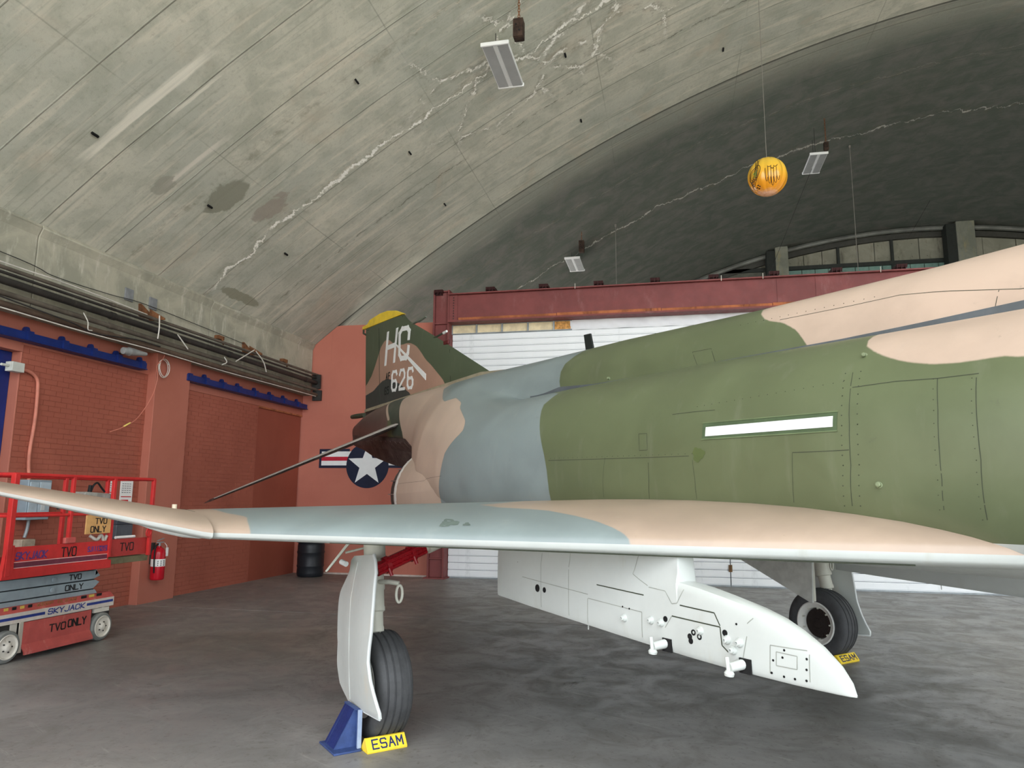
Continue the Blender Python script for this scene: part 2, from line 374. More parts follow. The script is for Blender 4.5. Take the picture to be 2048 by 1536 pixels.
M_back = wall_paint('salmon_terracotta_paint', lin(184, 112, 95), lin(192, 119, 101))
M_door14 = wall_paint('brown_red_infill_paint', lin(144, 75, 59), lin(152, 81, 64))
M_maroon = mat('maroon_steel_paint', lin(124, 66, 64), 0.6, 0, 0.12, 1.5, 0.1, 0.003, dirt=(*lin(142, 96, 92), 0.8))
M_timber = mat('orange_timber_strip', lin(164, 98, 62), 0.8, 0, 0.3, 3.0, 0.4, 0.004, dirt=(*lin(92, 46, 34), 0.9))
M_dsteel = mat('dark_steel', lin(58, 56, 54), 0.6, 0.3, 0.2, 5)
M_black = mat('black_rubber', lin(26, 26, 27), 0.65, 0, 0.15, 8)
M_galv = mat('aluminium_mullion', lin(150, 156, 158), 0.5, 0.3)
M_white = mat('white_gloss_paint', lin(208, 212, 210), 0.45, 0, 0.03, 3, 0.05)
M_plank = mat('white_door_planks', lin(246, 249, 250), 0.45, 0, 0.02, 2.0, 0.05, dirt=(*lin(200, 205, 205), 0.5))
M_blue = mat('deep_blue_paint', lin(24, 44, 110), 0.45, 0, 0.12, 4)
M_pipe = mat('brown_grey_pipe', lin(98, 90, 80), 0.6, 0.2, 0.2, 3, dirt=(*lin(130, 120, 108), 0.6))
M_pipe2 = mat('dark_pipe', lin(52, 49, 46), 0.5, 0.2, 0.2, 3, dirt=(*lin(110, 100, 90), 0.5))
M_rust = mat('rusty_steel', lin(118, 78, 50), 0.85, 0.1, 0.35, 9, 0.4)
M_ply = mat('pale_plywood', lin(232, 216, 178), 0.75, 0, 0.12, 5, 0.2, dirt=(*lin(205, 180, 130), 0.5))
M_osb = mat('orange_strand_board', lin(206, 152, 86), 0.8, 0, 0.3, 22, 0.4)
M_tarp = mat('white_tarp', lin(232, 234, 236), 0.35, 0, 0.04, 2, 0.1)
M_teal = mat('teal_glazing', lin(118, 150, 140), 0.3, 0, 0.15, 1.2, 0.05)
M_cable = mat('grey_cable', lin(120, 116, 108), 0.6)
M_wcable = mat('white_cable', lin(205, 200, 190), 0.6)
M_navy = mat('navy_paint', lin(26, 34, 58), 0.5, 0, 0.1, 3)
M_red = mat('signal_red_paint', lin(196, 42, 40), 0.45, 0, 0.1, 5)
M_conduit = mat('painted_conduit', lin(196, 122, 102), 0.5)

# ---------------------------------------------------------------- setting: floor slabs
fl = bpy.data.objects.new('floor', None); COL.objects.link(fl); struct(fl)
jx = [-12.0, 5.95, 17.9, 30.2]; jy = [HANGAR_FRONT-0.5, 10.62, 21.2, 33.0]
for i in range(3):
    for j in range(3):
        g = 0.008; MB().box((jx[i]+g, jy[j]+g, -0.2), (jx[i+1]-g, jy[j+1]-g, 0)).build('slab', M_floor, fl, bevel=0.006)
MB().box((-12, jy[0], -0.3), (30.2, 33, -0.035)).build('subfloor', mat('joint_dark', lin(40, 38, 35), 0.9), fl)
struct(MB().box((-80, -120, -0.35), (100, jy[0], -0.02)).build('apron', mat('outdoor_apron_concrete', lin(150, 148, 142), 0.9, 0, 0.06, 0.5)))

# ---------------------------------------------------------------- vault
def vault():
    xs = [XW]; x = XW
    right = 2*XC-XW
    n = 90; xs = [XW+(right-XW)*i/n for i in range(n+1)]
    us = [0]
    for i in range(n): us.append(us[-1]+math.hypot(xs[i+1]-xs[i], vz(xs[i+1])-vz(xs[i])))
    ys = list(np.linspace(HANGAR_FRONT, 16.02, 34))+list(np.linspace(16.5, HANGAR_END+0.4, 28))
    mb = MB(); mb.grid([[(x, y, vz(x)) for x in xs] for y in ys])
    mb.grid([[(x*1.03, y, vz(x)+0.5) for x in xs] for y in ys], flip=True)
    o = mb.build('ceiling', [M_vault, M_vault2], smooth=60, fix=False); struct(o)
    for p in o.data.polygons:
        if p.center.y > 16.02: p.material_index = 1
    uvl = o.data.uv_layers.new(name='UVMap'); nx = len(xs); cnt = nx*len(ys)
    li = np.empty(len(o.data.loops), np.int32); o.data.loops.foreach_get('vertex_index', li); k = li % cnt
    uva = np.stack([np.array(us)[k % nx]/100, np.array(ys)[k//nx]/100], 1).astype(np.float32).ravel()
    uvl.data.foreach_set('uv', uva)
    return o
ceil = vault()
slot = MB().box((-0.015, -0.055, -0.02), (0.015, 0.055, 0.02)).mesh('anchor_slot', mat('slot_black', lin(12, 12, 12), 0.9))
for x, y in [(-7.23, 7.46), (-7.22, 9.88), (-7.21, 12.27), (-4.65, 9.69), (-4.66, 12.1), (-4.72, 14.47), (-1.72, 12.2), (-1.72, 14.6), (1.3, 14.7)]:
    instance('anchor_slot', slot, ceil, (x, y, vz(x)-0.012), (0, -math.atan(2*PC[0]*x+PC[1]), 0))
# low concrete edge beam along the left springing
mb = MB(); yb = [HANGAR_FRONT, 8.0, 11.9, 15.98]
for i in range(3): 
    mb.prism([(-9.4, 4.18), (-8.50, 4.18), (-8.50, 5.30), (-8.44, 5.42), (-8.60, 5.75), (-9.4, 5.75)], lambda a, b, d: (a, d, b), yb[i]+0.006, yb[i+1]-0.006)
struct(mb.build('trim_1', M_band, smooth=20, bevel=0.012))
# right side wall, never in view
struct(MB().box((2*XC-XW-0.3, HANGAR_FRONT, 0), (2*XC-XW+0.6, 32, 5.6)).build('wall_right', M_band))

# ---------------------------------------------------------------- left wall
wl = bpy.data.objects.new('wall_left', None); COL.objects.link(wl); struct(wl)
XR = -8.70
MB().box((-9.3, 10.62, -0.05), (-8.55, 11.52, 4.2)).build('pilaster', M_pil, wl, bevel=0.008)
MB().box((-9.3, HANGAR_FRONT, -0.05), (-8.55, 5.6, 4.2)).build('pilaster', M_pil, wl, bevel=0.008)
MB().box((-9.3, 8.14, -0.05), (XR-0.006, 10.62, 4.2)).build('brick_backing', M_mortar, wl)
MB().box((-9.3, 11.52, -0.05), (XR-0.006, 14.06, 4.2)).build('brick_backing', M_mortar, wl)
MB().box((XR-0.1, 11.52, 3.7), (XR+0.012, 15.95, 4.2)).build('plaster_head', M_pil, wl)
MB().box((XR-0.1, 8.12, 3.80), (XR+0.012, 10.62, 4.2)).build('plaster_head', M_pil, wl)
MB().box((-9.3, 14.07, -0.05), (XR-0.02, 15.95, 3.69)).build('infill_panel', M_door14, wl, bevel=0.004)
MB().box((XR-0.03, 14.06, 3.665), (XR+0.02, 15.95, 3.70)).build('infill_head', M_timber, wl)
MB().box((-9.3, 8.12, -0.05), (XR+0.004, 8.145, 3.8)).build('door_jamb', M_pil, wl, bevel=0.006)
MB().box((-9.3, 5.6, 3.70), (XR+0.008, 8.145, 4.2)).build('lintel', M_pil, wl, bevel=0.006)
# bricks
bm_ = [MB().box((-0.03, 0.0, 0), (0.012+0.002*k, 0.202, 0.069)).mesh('brick', M_brick) for k in range(-1, 2)]
hb_ = MB().box((-0.03, 0.0, 0), (0.012, 0.094, 0.065)).mesh('brick', M_brick)
def brickwork(y0, y1, z0, z1, indiv, stuff):
    nz = int((z1-z0)/0.0755)
    for r in range(nz):
        z = z0+r*0.0755; y = y0-(0.104 if r % 2 else 0)
        while y < y1-0.03:
            a, b = max(y, y0), min(y+0.202, y1-0.004)
            if b-a > 0.03:
                if indiv(z) :
                    o = instance('brick', random.choice(bm_), wl, (XR-0.012, a, z)); o.scale = (1, (b-a)/0.202, 1)
                else: stuff.box((XR-0.04, a, z), (XR+random.uniform(-0.003, 0.004), b, z+0.069))
            y += 0.208
sb = MB()
brickwork(8.148, 10.62, 0.0, 3.80, lambda z: 1.95 < z < 3.72, sb)
brickwork(11.52, 14.06, 0.0, 3.70, lambda z: False, sb)
sb.build('brickwork', M_brick, wl, smooth=0, kind='stuff')
# blue framed door leaf at the far left
d1 = bpy.data.objects.new('door_1', None); COL.objects.link(d1); struct(d1)
MB().box((-8.98, 5.6, 0), (-8.84, 6.1, 3.7)).box((-8.98, 7.88, 0), (-8.84, 8.118, 3.7)).box((-8.98, 6.1, 3.50), (-8.84, 7.88, 3.7)).box((-8.98, 6.1, 0), (-8.84, 7.88, 1.1)).build('door_frame', M_blue, d1, bevel=0.01)
for i in range(2):
    MB().box((-8.93, 6.1, 1.10+i*1.19), (-8.91, 7.88, 2.26+i*1.19)).build('pane', mat('frosted_pane', lin(200, 212, 216), 0.25, 0, 0.04, 2, 0), d1)
MB().box((-8.94, 6.1, 2.24), (-8.85, 7.88, 2.31)).build('glazing_bar', M_blue, d1)

# ---------------------------------------------------------------- far left end wall
prof = [(-9.2, -0.05), (-5.34, -0.05), (-5.34, 5.88), (-7.80, 5.90)]+[(x, vz(x)-0.02) for x in (-7.9, -8.05, -8.2, -8.35, -8.5)]+[(-9.2, 5.4)]
wb = MB().prism(prof, lambda a, b, d: (a, d, b), 16.0, 16.25).build('wall_back', M_back, smooth=20); struct(wb)
struct(MB().box((-8.55, 15.965, 0), (-5.34, 15.999, 0.035)).build('baseboard_back', mat('chalky_white', lin(205, 190, 180), 0.8)))

# maroon column and header beam
colm = MB().box((-5.34, 15.68, 0), (-5.30, 16.02, 6.56)).box((-4.99, 15.68, 0), (-4.95, 16.02, 6.56)).box((-5.30, 15.76, 0), (-4.99, 15.80, 6.56))
for z in (0.42, 3.1, 5.75, 6.52): colm.box((-5.30, 15.70, z), (-4.99, 15.98, z+0.03))
colm.box((-5.40, 15.60, 0), (-4.90, 16.04, 0.03))
tag(colm.build('steel_column', M_maroon, smooth=0, bevel=0.004), 'maroon steel column at the left end of the white doors', 'column')
bt = thing('header_beam', 'long maroon steel beam spanning above the white plank doors', 'beam')
mb = MB().box((-4.95, 15.70, 5.80), (28.5, 15.74, 6.44)).box((-4.95, 15.60, 6.42), (28.5, 15.90, 6.45)).box((-4.95, 15.58, 5.76), (28.5, 15.90, 5.80))
mb.build('web', M_maroon, bt, smooth=0, bevel=0.003)
MB().box((-4.945, 15.675, 5.80), (-4.75, 15.702, 6.42)).build('end_plate', M_maroon, bt, bevel=0.003)
bo = MB()
for k in range(9): bo.cyl((-4.84, 15.68, 5.86+k*0.062), (-4.84, 15.655, 5.86+k*0.062), 0.012, n=8)
bo.build('bolt_row', M_dsteel, bt)
x = -4.72
for k in range(14):
    L = 2.3; MB().box((x, 15.66, 5.805), (x+L-0.01, 15.70, 5.875+0.01*(k % 2))).build('timber_strip', M_timber, bt, bevel=0.004); x += L
for xs_ in (2.28, 3.05, 9.0): MB().box((xs_, 15.69, 5.80), (xs_+0.012, 15.70, 6.42)).build('splice', M_maroon, bt)
for k in range(24):
    xb = -5.22+1.24*k
    b2 = MB().box((xb-0.085, 15.62, 6.45), (xb-0.075, 15.9, 6.56)).box((xb+0.075, 15.62, 6.45), (xb+0.085, 15.9, 6.56)).box((xb-0.085, 15.72, 6.45), (xb+0.085, 15.75, 6.56)).box((xb+0.0, 15.62, 6.45), (xb+0.01, 15.75, 6.55))
    b2.prism([(15.62, 6.56), (15.95, 6.56), (15.95, 6.52), (15.66, 6.50)], lambda a, b, d: (d, a, b), xb-0.09, xb+0.12)
    b2.build('bracket', mat('dark_maroon', lin(60, 30, 30), 0.6), bt, smooth=0)
for xb in (-2.0, 1.15, 2.0, 4.3): MB().cyl((xb, 15.60, 6.40), (xb, 15.60, 6.52), 0.008, n=8).build('hook', M_wcable, bt)

# sliding doors made of white planks, glazed row and tarp over them
pm = {}
def plank(w):
    if w not in pm:
        mb = MB().prism([(0, 0), (0.0, 0.144), (-0.012, 0.144), (-0.014, 0.134), (-0.030, 0.128), (-0.030, 0.022), (-0.014, 0.016), (-0.012, 0.0)], lambda a, b, d: (d, a, b), 0, w)
        pm[w] = mb.mesh('plank', M_plank, smooth=20)
    return pm[w]
nd = 0
for k, (xa, xb) in enumerate([(-4.95, 1.14), (1.14, 7.23), (7.23, 13.3)]):
    nd += 1; D = bpy.data.objects.new('door_%d' % (nd+1), None); COL.objects.link(D); struct(D); D.location = (0, 0, 0)
    for r in range(36):
        instance('plank', plank(round(xb-xa-0.02, 3)), D, (xa+0.01, 16.0, 0.03+r*0.1535))
    MB().box((xa, 16.0, 0.02), (xb, 16.03, 5.56)).build('door_core', mat('shadow_gap_grey', lin(96, 100, 104), 0.7), D)
    MB().box((xa+0.005, 15.955, 0.0), (xb-0.005, 16.04, 0.03)).build('bottom_rail', M_galv, D)
    if k:
        for z in (0.3, 2.4, 4.6):
            hm = MB().box((xa-0.035, 15.945, z), (xa-0.006, 15.965, z+0.14)).box((xa+0.006, 15.945, z), (xa+0.035, 15.965, z+0.14)).cyl((xa, 15.95, z), (xa, 15.95, z+0.14), 0.012, n=8)
            hm.build('hinge', mat('brass_brown', lin(120, 92, 62), 0.6, 0.4), D, smooth=30)
MB().box((13.3, 15.99, 0), (28.6, 16.1, 5.8)).build('door_5', M_plank)['kind'] = 'structure'
w1 = bpy.data.objects.new('window_1', None); COL.objects.link(w1); struct(w1)
mb = MB().box((-4.95, 15.93, 5.545), (-2.12, 15.99, 5.565)).box((-4.95, 15.93, 5.755), (-2.12, 15.99, 5.775))
for x in (-4.97, -4.37, -3.76, -3.15, -2.55): mb.box((x, 15.92, 5.545), (x+0.035, 15.99, 5.775))
mb.build('window_frame', M_galv, w1)
for i, x in enumerate((-4.935, -4.335, -3.725, -3.115)):
    MB().box((x, 15.965, 5.565), (x+0.565, 15.98, 5.755)).build('plywood_pane', M_ply, w1)
MB().box((-2.515, 15.965, 5.565), (-2.15, 15.98, 5.755)).build('strand_board_pane', M_osb, w1)
rows = []
for z in np.linspace(5.545, 5.80, 7):
    rows.append([(x, 15.955+0.018*math.sin(x*5.1+z*9)*math.sin(x*1.7)+0.012*math.sin(x*13+z*20), z) for x in np.arange(-2.16, 13.3, 0.05)])
mb = MB().grid(rows); mb.grid([[(x, y+0.006, z) for x, y, z in r] for r in rows], flip=True)
tag(mb.build('door_tarp', M_tarp, smooth=60, fix=False), 'creased white sheeting strip hung between doors and maroon beam', 'tarp')

# ---------------------------------------------------------------- far gable end
wf = bpy.data.objects.new('wall_front', None); COL.objects.link(wf); struct(wf); wf.name = 'wall_gable'
YG = 31.5
MB().box((-9, YG+0.35, 0), (29.5, YG+0.6, 13.3)).build('backing_wall', M_gabconc, wf)
# panels between mullions, cut to the arch
edges = [1.9, 2.7, 3.5, 4.3, 5.0, 5.72, 6.45, 7.07, 7.87, 8.5, 9.15, 10.2, 11.4, 12.55, 13.75, 14.8, 15.9, 17.0]
for a, b in zip(edges[:-1], edges[1:]):
    za, zb_ = vz(a)-0.42, vz(b)-0.42
    if min(za, zb_) < 11.62: za = max(za, 11.66); zb_ = max(zb_, 11.66)
    p = MB().prism([(a+0.012, 11.55), (b-0.012, 11.55), (b-0.012, zb_), (a+0.012, za)], lambda u, v, d: (u, d, v), YG+0.02+random.uniform(0, 0.02), YG+0.12)
    for xx, zz in [(a+0.25*(b-a), 11.75), (a+0.75*(b-a), 11.75), (a+0.25*(b-a), 12.3), (a+0.75*(b-a), 12.3)]:
        if zz < min(za, zb_)-0.1: p.cyl((xx, YG+0.02, zz), (xx, YG-0.002, zz), 0.03, n=8)
    p.build('concrete_panel', M_gabconc, wf, smooth=20)
mb = MB()
for x in (5.02, 7.07, 9.15, 11.38): mb.box((x-0.05, YG-0.10, 9.6), (x+0.05, YG+0.02, vz(x)-0.42))
mb.box((1.6, YG-0.12, 11.40), (17, YG+0.02, 11.56)); mb.box((1.6, YG-0.09, 10.9), (17, YG+0.02, 10.97))
mb.build('mullion', mat('dark_green_steel', lin(48, 52, 48), 0.6, 0.2), wf)
xa = 5.1
while xa < 16.8:
    MB().box((xa, YG, 10.3), (xa+0.50, YG+0.03, 11.40)).build('glass_pane', M_teal, wf); xa += 0.525
MB().box((1.9, YG-0.02, 9), (5.0, YG+0.03, 11.5)).build('infill', mat('brown_green_board', lin(96, 98, 88), 0.8), wf)
# curved steel rim following the arch
xs = list(np.linspace(0.2, 17.5, 50)); mb = MB()
mb.tube([(x, YG-0.28, vz(x)-0.12) for x in xs], 0.10, 8); mb.build('rim_tube', mat('grey_green_rim', lin(116, 118, 112), 0.5, 0.2, 0.25, 1.2), wf, smooth=40)
mb = MB(); mb.grid([[(x, YG-0.12, vz(x)-0.42+d) for x in xs] for d in (0, 0.22)]); mb.grid([[(x, YG+0.05, vz(x)-0.42+d) for x in xs] for d in (0, 0.22)], flip=True)
mb.grid([[(x, y_, vz(x)-0.42) for x in xs] for y_ in (YG-0.12, YG+0.05)]); mb.build('rim_plate', mat('dark_rim', lin(66, 66, 60), 0.6), wf)
for xa, xb in ((4.48, 4.98), (11.36, 12.02), (18.3, 18.9)):
    po_ = MB().box((xa, YG-0.75, 6.0), (xb, YG-0.12, vz((xa+xb)/2)-0.02))
    for zz in (11.25, 11.7): po_.cyl((xa+0.12, YG-0.75, zz), (xa+0.12, YG-0.765, zz), 0.02, n=8).cyl((xb-0.12, YG-0.75, zz), (xb-0.12, YG-0.765, zz), 0.02, n=8)
    po_.build('post', M_post, wf, bevel=0.02)
    MB().box((xa-0.35, YG-0.70, 9.0), (xa-0.01, YG-0.2, vz(xa)-0.1)).build('post_web', mat('black_green_steel', lin(40, 44, 40), 0.7), wf)
#@@OBJECTS
# ================================================================ the aircraft
JET = thing('fighter_jet', 'camouflaged twin-engine fighter jet with white underside and tall tail fin', 'aircraft', (-0.20429, 7.26647, 0), -0.78969113)
TT = [-8.1, -7.5, -6.9, -6.1, -5.3, -4.6, -4.0, -3.4, -2.8, -2.0, -1.2, 0, 1.5, 3.0, 4.3]
ZT = [3.14, 3.276, 3.36, 3.41, 3.42, 3.42, 3.415, 3.41, 3.40, 3.39, 3.37, 3.35, 3.30, 3.283, 3.30]
YS = [.03, .05, .08, .12, .18, .25, .32, .38, .45, .52, .57, .60, .60, .60, .60]
ZG = [3.09, 3.21, 3.25, 3.22, 3.15, 3.07, 3.00, 2.93, 2.88, 2.82, 2.79, 2.79, 2.78, 2.745, 2.73]
WW = [.10, .20, .27, .36, .46, .57, .72, .99, 1.21, 1.34, 1.39, 1.41, 1.41, 1.40, 1.36]
ZC = [3.0, 3.0, 2.95, 2.85, 2.76, 2.66, 2.46, 2.18, 2.08, 2.05, 2.0, 2.0, 2.0, 2.0, 2.0]
ZB = [2.86, 2.80, 2.74, 2.68, 2.61, 2.54, 2.46, 2.08, 1.60, 1.42, 1.38, 1.36, 1.36, 1.36, 1.36]
def par(x): return [interp(TT, t, x) for t in (ZT, YS, ZG, WW, ZC, ZB)]
def half_section(x):
    zt, ys, zg, w, zc, zb = par(x)
    H = zt-zg
    P = []
    for i in range(9):
        t = PI/2*i/8; P.append((ys*math.sin(t)**0.85 if i else 0, zg+0.03+(H-0.03)*math.cos(t)**0.8 if i < 8 else zg+0.03))
    P.append((ys+0.015, zg)); y1 = ys+0.05+0.12*min(1, w)
    P.append((min(ys+0.06, w*.9), zg+0.004))
    for i in range(14):
        t = PI/2*i/13; P.append((y1*0+min(y1, w*.93)+(w-min(y1, w*.93))*math.sin(t)**0.95, zc+(zg-zc)*math.cos(t)**0.9 if i < 13 else zc))
    k = min(1, max(0, (x+2.9)/2.0)); k = k*k*(3-2*k)
    n_ = len(P)
    if k < 1:
        for i in range(n_):
            t = PI/2*i/(n_-1); a = w*math.sin(t)**1.05; b = zc+(zt-zc)*(math.cos(t)**1.0 if i < n_-1 else 0)
            P[i] = (P[i][0]*k+a*(1-k), P[i][1]*k+b*(1-k))
    for i in range(1, 15):
        t = PI/2*i/14; P.append((w*math.cos(t)**0.42 if i < 14 else 0, zc-(zc-zb)*math.sin(t)**0.85))
    return P
def side_y(x, z):
    S_ = [p for p in half_section(x)[10:34]]
    zs = [p[1] for p in S_][::-1]; ys_ = [p[0] for p in S_][::-1]
    return float(np.interp(z, zs, ys_))
B_ = [(-3.60, 3.40), (-3.582, 3.249), (-2.649, 2.937), (-2.39, 2.957), (-2.10, 2.86), (-2.004, 2.788), (-1.62, 2.61), (-1.548, 2.566), (-1.492, 2.466), (-1.650, 2.368), (-1.785, 2.249), (-1.84, 2.088), (-1.93, 1.85), (-1.966, 1.72), (-1.97, 1.0)]
C_ = [(-0.45, 3.6), (-0.60, 3.30), (-0.653, 3.217), (-0.715, 3.157), (-0.73, 3.064), (-0.709, 2.937), (-0.66, 2.80), (-0.40, 2.78), (-0.052, 2.72), (-0.097, 2.606), (0.005, 2.453), (0.107, 2.282), (0.196, 2.142), (0.258, 1.966), (0.26, 1.762), (0.26, 1.0)]
CAMO_F = {'tan': [[(-3.60, 3.6)]+B_+[(-3.7, 1.0), (-4.6, 2.3), (-4.70, 2.70), (-5.48, 3.32), (-5.52, 3.6)],
                  [(1.55, 3.6), (1.68, 3.25), (1.779, 3.142), (1.859, 3.092), (2.026, 3.035), (2.15, 2.951), (2.222, 2.854), (2.27, 2.765), (6.5, 2.765), (6.5, 3.6)],
                  [(2.93, 2.768), (2.977, 2.639), (3.017, 2.604), (3.14, 2.534), (3.237, 2.491), (3.325, 2.462), (3.431, 2.439), (3.552, 2.428), (3.643, 2.429), (3.73, 2.432), (3.83, 2.41), (4.6, 2.45), (6.5, 2.6), (6.5, 2.768)],
                  [(-6.29, 3.6), (-6.20, 3.6), (-6.17, 3.34), (-5.57, 3.0), (-5.66, 2.98), (-6.26, 3.34)]],
          'gray': [C_+B_[::-1]+[(-3.60, 3.6)]],
          'dark': [[(-6.20, 3.6), (-5.53, 3.6), (-5.49, 3.33), (-4.72, 2.71), (-4.6, 2.4), (-5.1, 2.4), (-5.40, 2.88), (-5.59, 3.02), (-6.17, 3.34)]],
          'brown': [[(-9, 3.6), (-6.30, 3.6), (-6.27, 3.34), (-5.67, 2.98), (-5.5, 2.4), (-9, 2.0)]]}
CAMO_W = [[(0.5, -3.84), (0.35, -3.838), (0.26, -3.83), (0.09, -3.80), (-0.04, -3.84), (-0.24, -3.88), (-0.6, -3.87), (-3, -3.8), (-3, -1.5), (0.5, -1.7), (0.60, -1.924), (0.803, -2.173), (0.858, -2.428), (1.196, -2.451), (1.382, -2.374), (1.613, -2.339), (1.833, -2.33), (1.99, -2.321), (2.162, -2.314), (2.27, -2.310), (2.6, -2.33), (0.9, -3.95)]]
CAMO_T = {'tan': [[(-8.2, 3.7), (-7.65, 3.874), (-7.423, 4.005), (-7.254, 4.17), (-7.112, 4.335), (-6.982, 4.477), (-6.809, 4.562), (-6.668, 4.564), (-6.537, 4.522), (-6.395, 4.442), (-6.236, 4.387), (-5.963, 4.343), (-5.804, 4.347), (-5.594, 4.302), (-5.399, 4.217), (-5.2, 4.074), (-5.039, 3.94), (-4.826, 3.818), (-4.634, 3.686), (-4.417, 3.542), (-4.291, 3.416), (-4.1, 3.1), (-8.2, 3.1)]],
          'dark': [[(-8.2, 3.62), (-7.601, 3.676), (-7.289, 3.705), (-7.117, 3.767), (-6.861, 3.835), (-6.621, 3.842), (-6.35, 3.784), (-5.964, 3.646), (-5.766, 3.532), (-5.559, 3.446), (-5.5, 3.1), (-8.2, 3.1)]]}
def camo_material(name, tan, gray, green, dark, regions):
    m = bpy.data.materials.new(name); N = NT(m); v = N.coord('Object')
    n1 = N.noise(v, 1.7, 5, 0.6, 0.3); n2 = N.noise(v, 24, 3, 0.6); n3 = N.noise(N.mapp(v, (3.5, 3.5, 0.6)), 2.0, 4, 0.6)
    def tone(c, k=0.07):
        a = tuple(x*(1-k) for x in c); b = tuple(min(1, x*(1+k)) for x in c); return N.mix(N.ss(n1, 0.35, 0.65), a, b)
    c = tone(green)
    for nm, col in regions:
        d = N.math('ADD', N.attr(nm), N.math('MULTIPLY', N.math('SUBTRACT', n2, 0.5), 0.006))
        c = N.mix(N.ss(d, -0.006, 0.006), c, tone(col))
    c = N.mix(N.ss(n3, 0.56, 0.78, 0, 0.10), c, N.mix(0.5, c, lin(208, 206, 196)))
    c = N.mix(N.ss(N.noise(v, 9, 4, 0.7), 0.66, 0.74, 0, 0.18), c, lin(70, 72, 60))
    N.set(c, N.ss(n1, 0.3, 0.7, 0.36, 0.46), 0, 0.65)
    N.bump(N.math('ADD', N.math('MULTIPLY', n2, 0.25), n1), 0.06, 0.01); return m
TAN = lin(184, 163, 146); GRAY = lin(123, 135, 135); GREEN = lin(90, 99, 70); DARK = lin(58, 70, 60); FTAN = lin(170, 136, 117)
M_fus = camo_material('camouflage_paint', TAN, GRAY, GREEN, DARK, [('tan', TAN), ('gray', GRAY), ('dark', DARK), ('brown', lin(92, 74, 68))])
TANW = lin(166, 147, 130); M_wing = camo_material('wing_camouflage_paint', TANW, GRAY, TANW, DARK, [('gray', GRAY)])
M_fin = camo_material('fin_camouflage_paint', FTAN, GRAY, lin(72, 84, 62), DARK, [('tan', FTAN), ('dark', lin(58, 66, 62))])
M_under = mat('white_belly_paint', lin(190, 195, 191), 0.42, 0, 0.03, 2.5, 0.06, 0.003, dirt=(*lin(176, 176, 165), 0.5))
M_metal = mat('bare_metal', lin(176, 172, 166), 0.35, 0.8, 0.1, 4, 0.1)
M_burnt = mat('heat_stained_titanium', lin(84, 76, 72), 0.5, 0.3, 0.35, 4, 0.25, 0.004, dirt=(*lin(160, 152, 146), 0.8))
M_tyre = mat('tyre_rubber', lin(74, 75, 76), 0.7, 0, 0.12, 9, 0.2)
M_yel = mat('yellow_paint', lin(240, 208, 60), 0.45, 0, 0.08, 6)
M_seam = mat('panel_gap', lin(58, 63, 50), 0.8)

def fuselage():
    xs = list(np.arange(-8.1, 4.31, 0.062)); rows = []
    for x in xs:
        h = half_section(x); rows.append([(x, -y, z) for y, z in h]+[(x, y, z) for y, z in h[::-1]][1:-1]+[(x, -h[0][0], h[0][1])])
    mb = MB(); mb.grid(rows); n = len(rows[0])
    mb.add(rows[0], [tuple(range(n))]); mb.add(rows[-1], [tuple(range(n))])
    o = mb.build('fuselage', [M_fus, M_under], JET, smooth=35)
    me = o.data; P = np.empty(len(me.vertices)*3, np.float32); me.vertices.foreach_get('co', P); P = P.reshape(-1, 3)
    for k in ('tan', 'gray', 'dark', 'brown'): set_sdf(me, k, P[:, [0, 2]], CAMO_F.get(k, []))
    for p in me.polygons:
        if p.center.z < 1.56 and p.center.x > -3.2: p.material_index = 1
    return o
FUS = fuselage()
# grey strip low on the spine wall where it drops behind the engine trunk
mb = MB()
for s in (-1, 1):
    r = [[], [], []]
    for x in np.arange(-1.25, 4.28, 0.06):
        h = half_section(x)[:10]; zg = h[9][1]; H_ = interp([-1.25, -0.7, -0.1, 1, 2.5, 3.6, 4.3], [.05, .115, .068, .052, .068, .105, .125], x)
        zz = [p[1] for p in h][::-1]; yy = [p[0] for p in h][::-1]
        for k, z in enumerate((zg, zg+H_*.5, zg+H_)): r[k].append((x, s*(float(np.interp(z, zz, yy))+0.004), z))
    mb.grid(r, flip=(s > 0))
mb.build('spine_foot_strip', mat('slate_strip', lin(84, 90, 94), 0.55), JET, smooth=0)
# forward fuselage, intakes, canopy and nose (past the right edge of the frame)
def loft(st, n=24):
    rows = []
    for x, y0, zc_, ry, rz in st: rows.append([(x, y0+ry*math.cos(2*PI*k/n), zc_+rz*math.sin(2*PI*k/n)) for k in range(n+1)])
    return rows
st = [(4.2, 0, 2.35, .74, .92), (5.2, 0, 2.3, .72, .86), (6.4, 0, 2.2, .66, .76), (7.6, 0, 2.08, .56, .62), (8.6, 0, 1.95, .42, .46), (9.4, 0, 1.83, .25, .27), (9.95, 0, 1.76, .07, .08), (10.1, 0, 1.74, .005, .005)]
nf = MB().grid(loft(st)).build('forward_fuselage', M_fus, JET, smooth=40)
for k in ('tan', 'gray', 'dark', 'brown'):
    P = np.empty(len(nf.data.vertices)*3, np.float32); nf.data.vertices.foreach_get('co', P); set_sdf(nf.data, k, P.reshape(-1, 3)[:, [0, 2]], CAMO_F.get(k, []))
for s in (-1, 1):
    mb = MB(); outl = [(0.76, 2.75), (1.05, 2.68), (1.30, 2.4), (1.36, 2.0), (1.30, 1.6), (1.05, 1.42), (0.76, 1.40)]
    mb.grid([[(x, s*y, z) for y, z in outl] for x in (4.25, 4.9)]); mb.grid([[(x, s*(y-0.03), z) for y, z in outl] for x in (4.25, 4.9)], flip=True)
    mb.build('air_intake', M_under, JET, smooth=50)
    MB().prism([(5.0, 1.45), (5.6, 2.4), (5.0, 2.75), (4.3, 2.75), (4.3, 1.45)], lambda a, b, d: (a, d, b), s*0.78, s*0.82).build('splitter_plate', M_under, JET)
rows = []
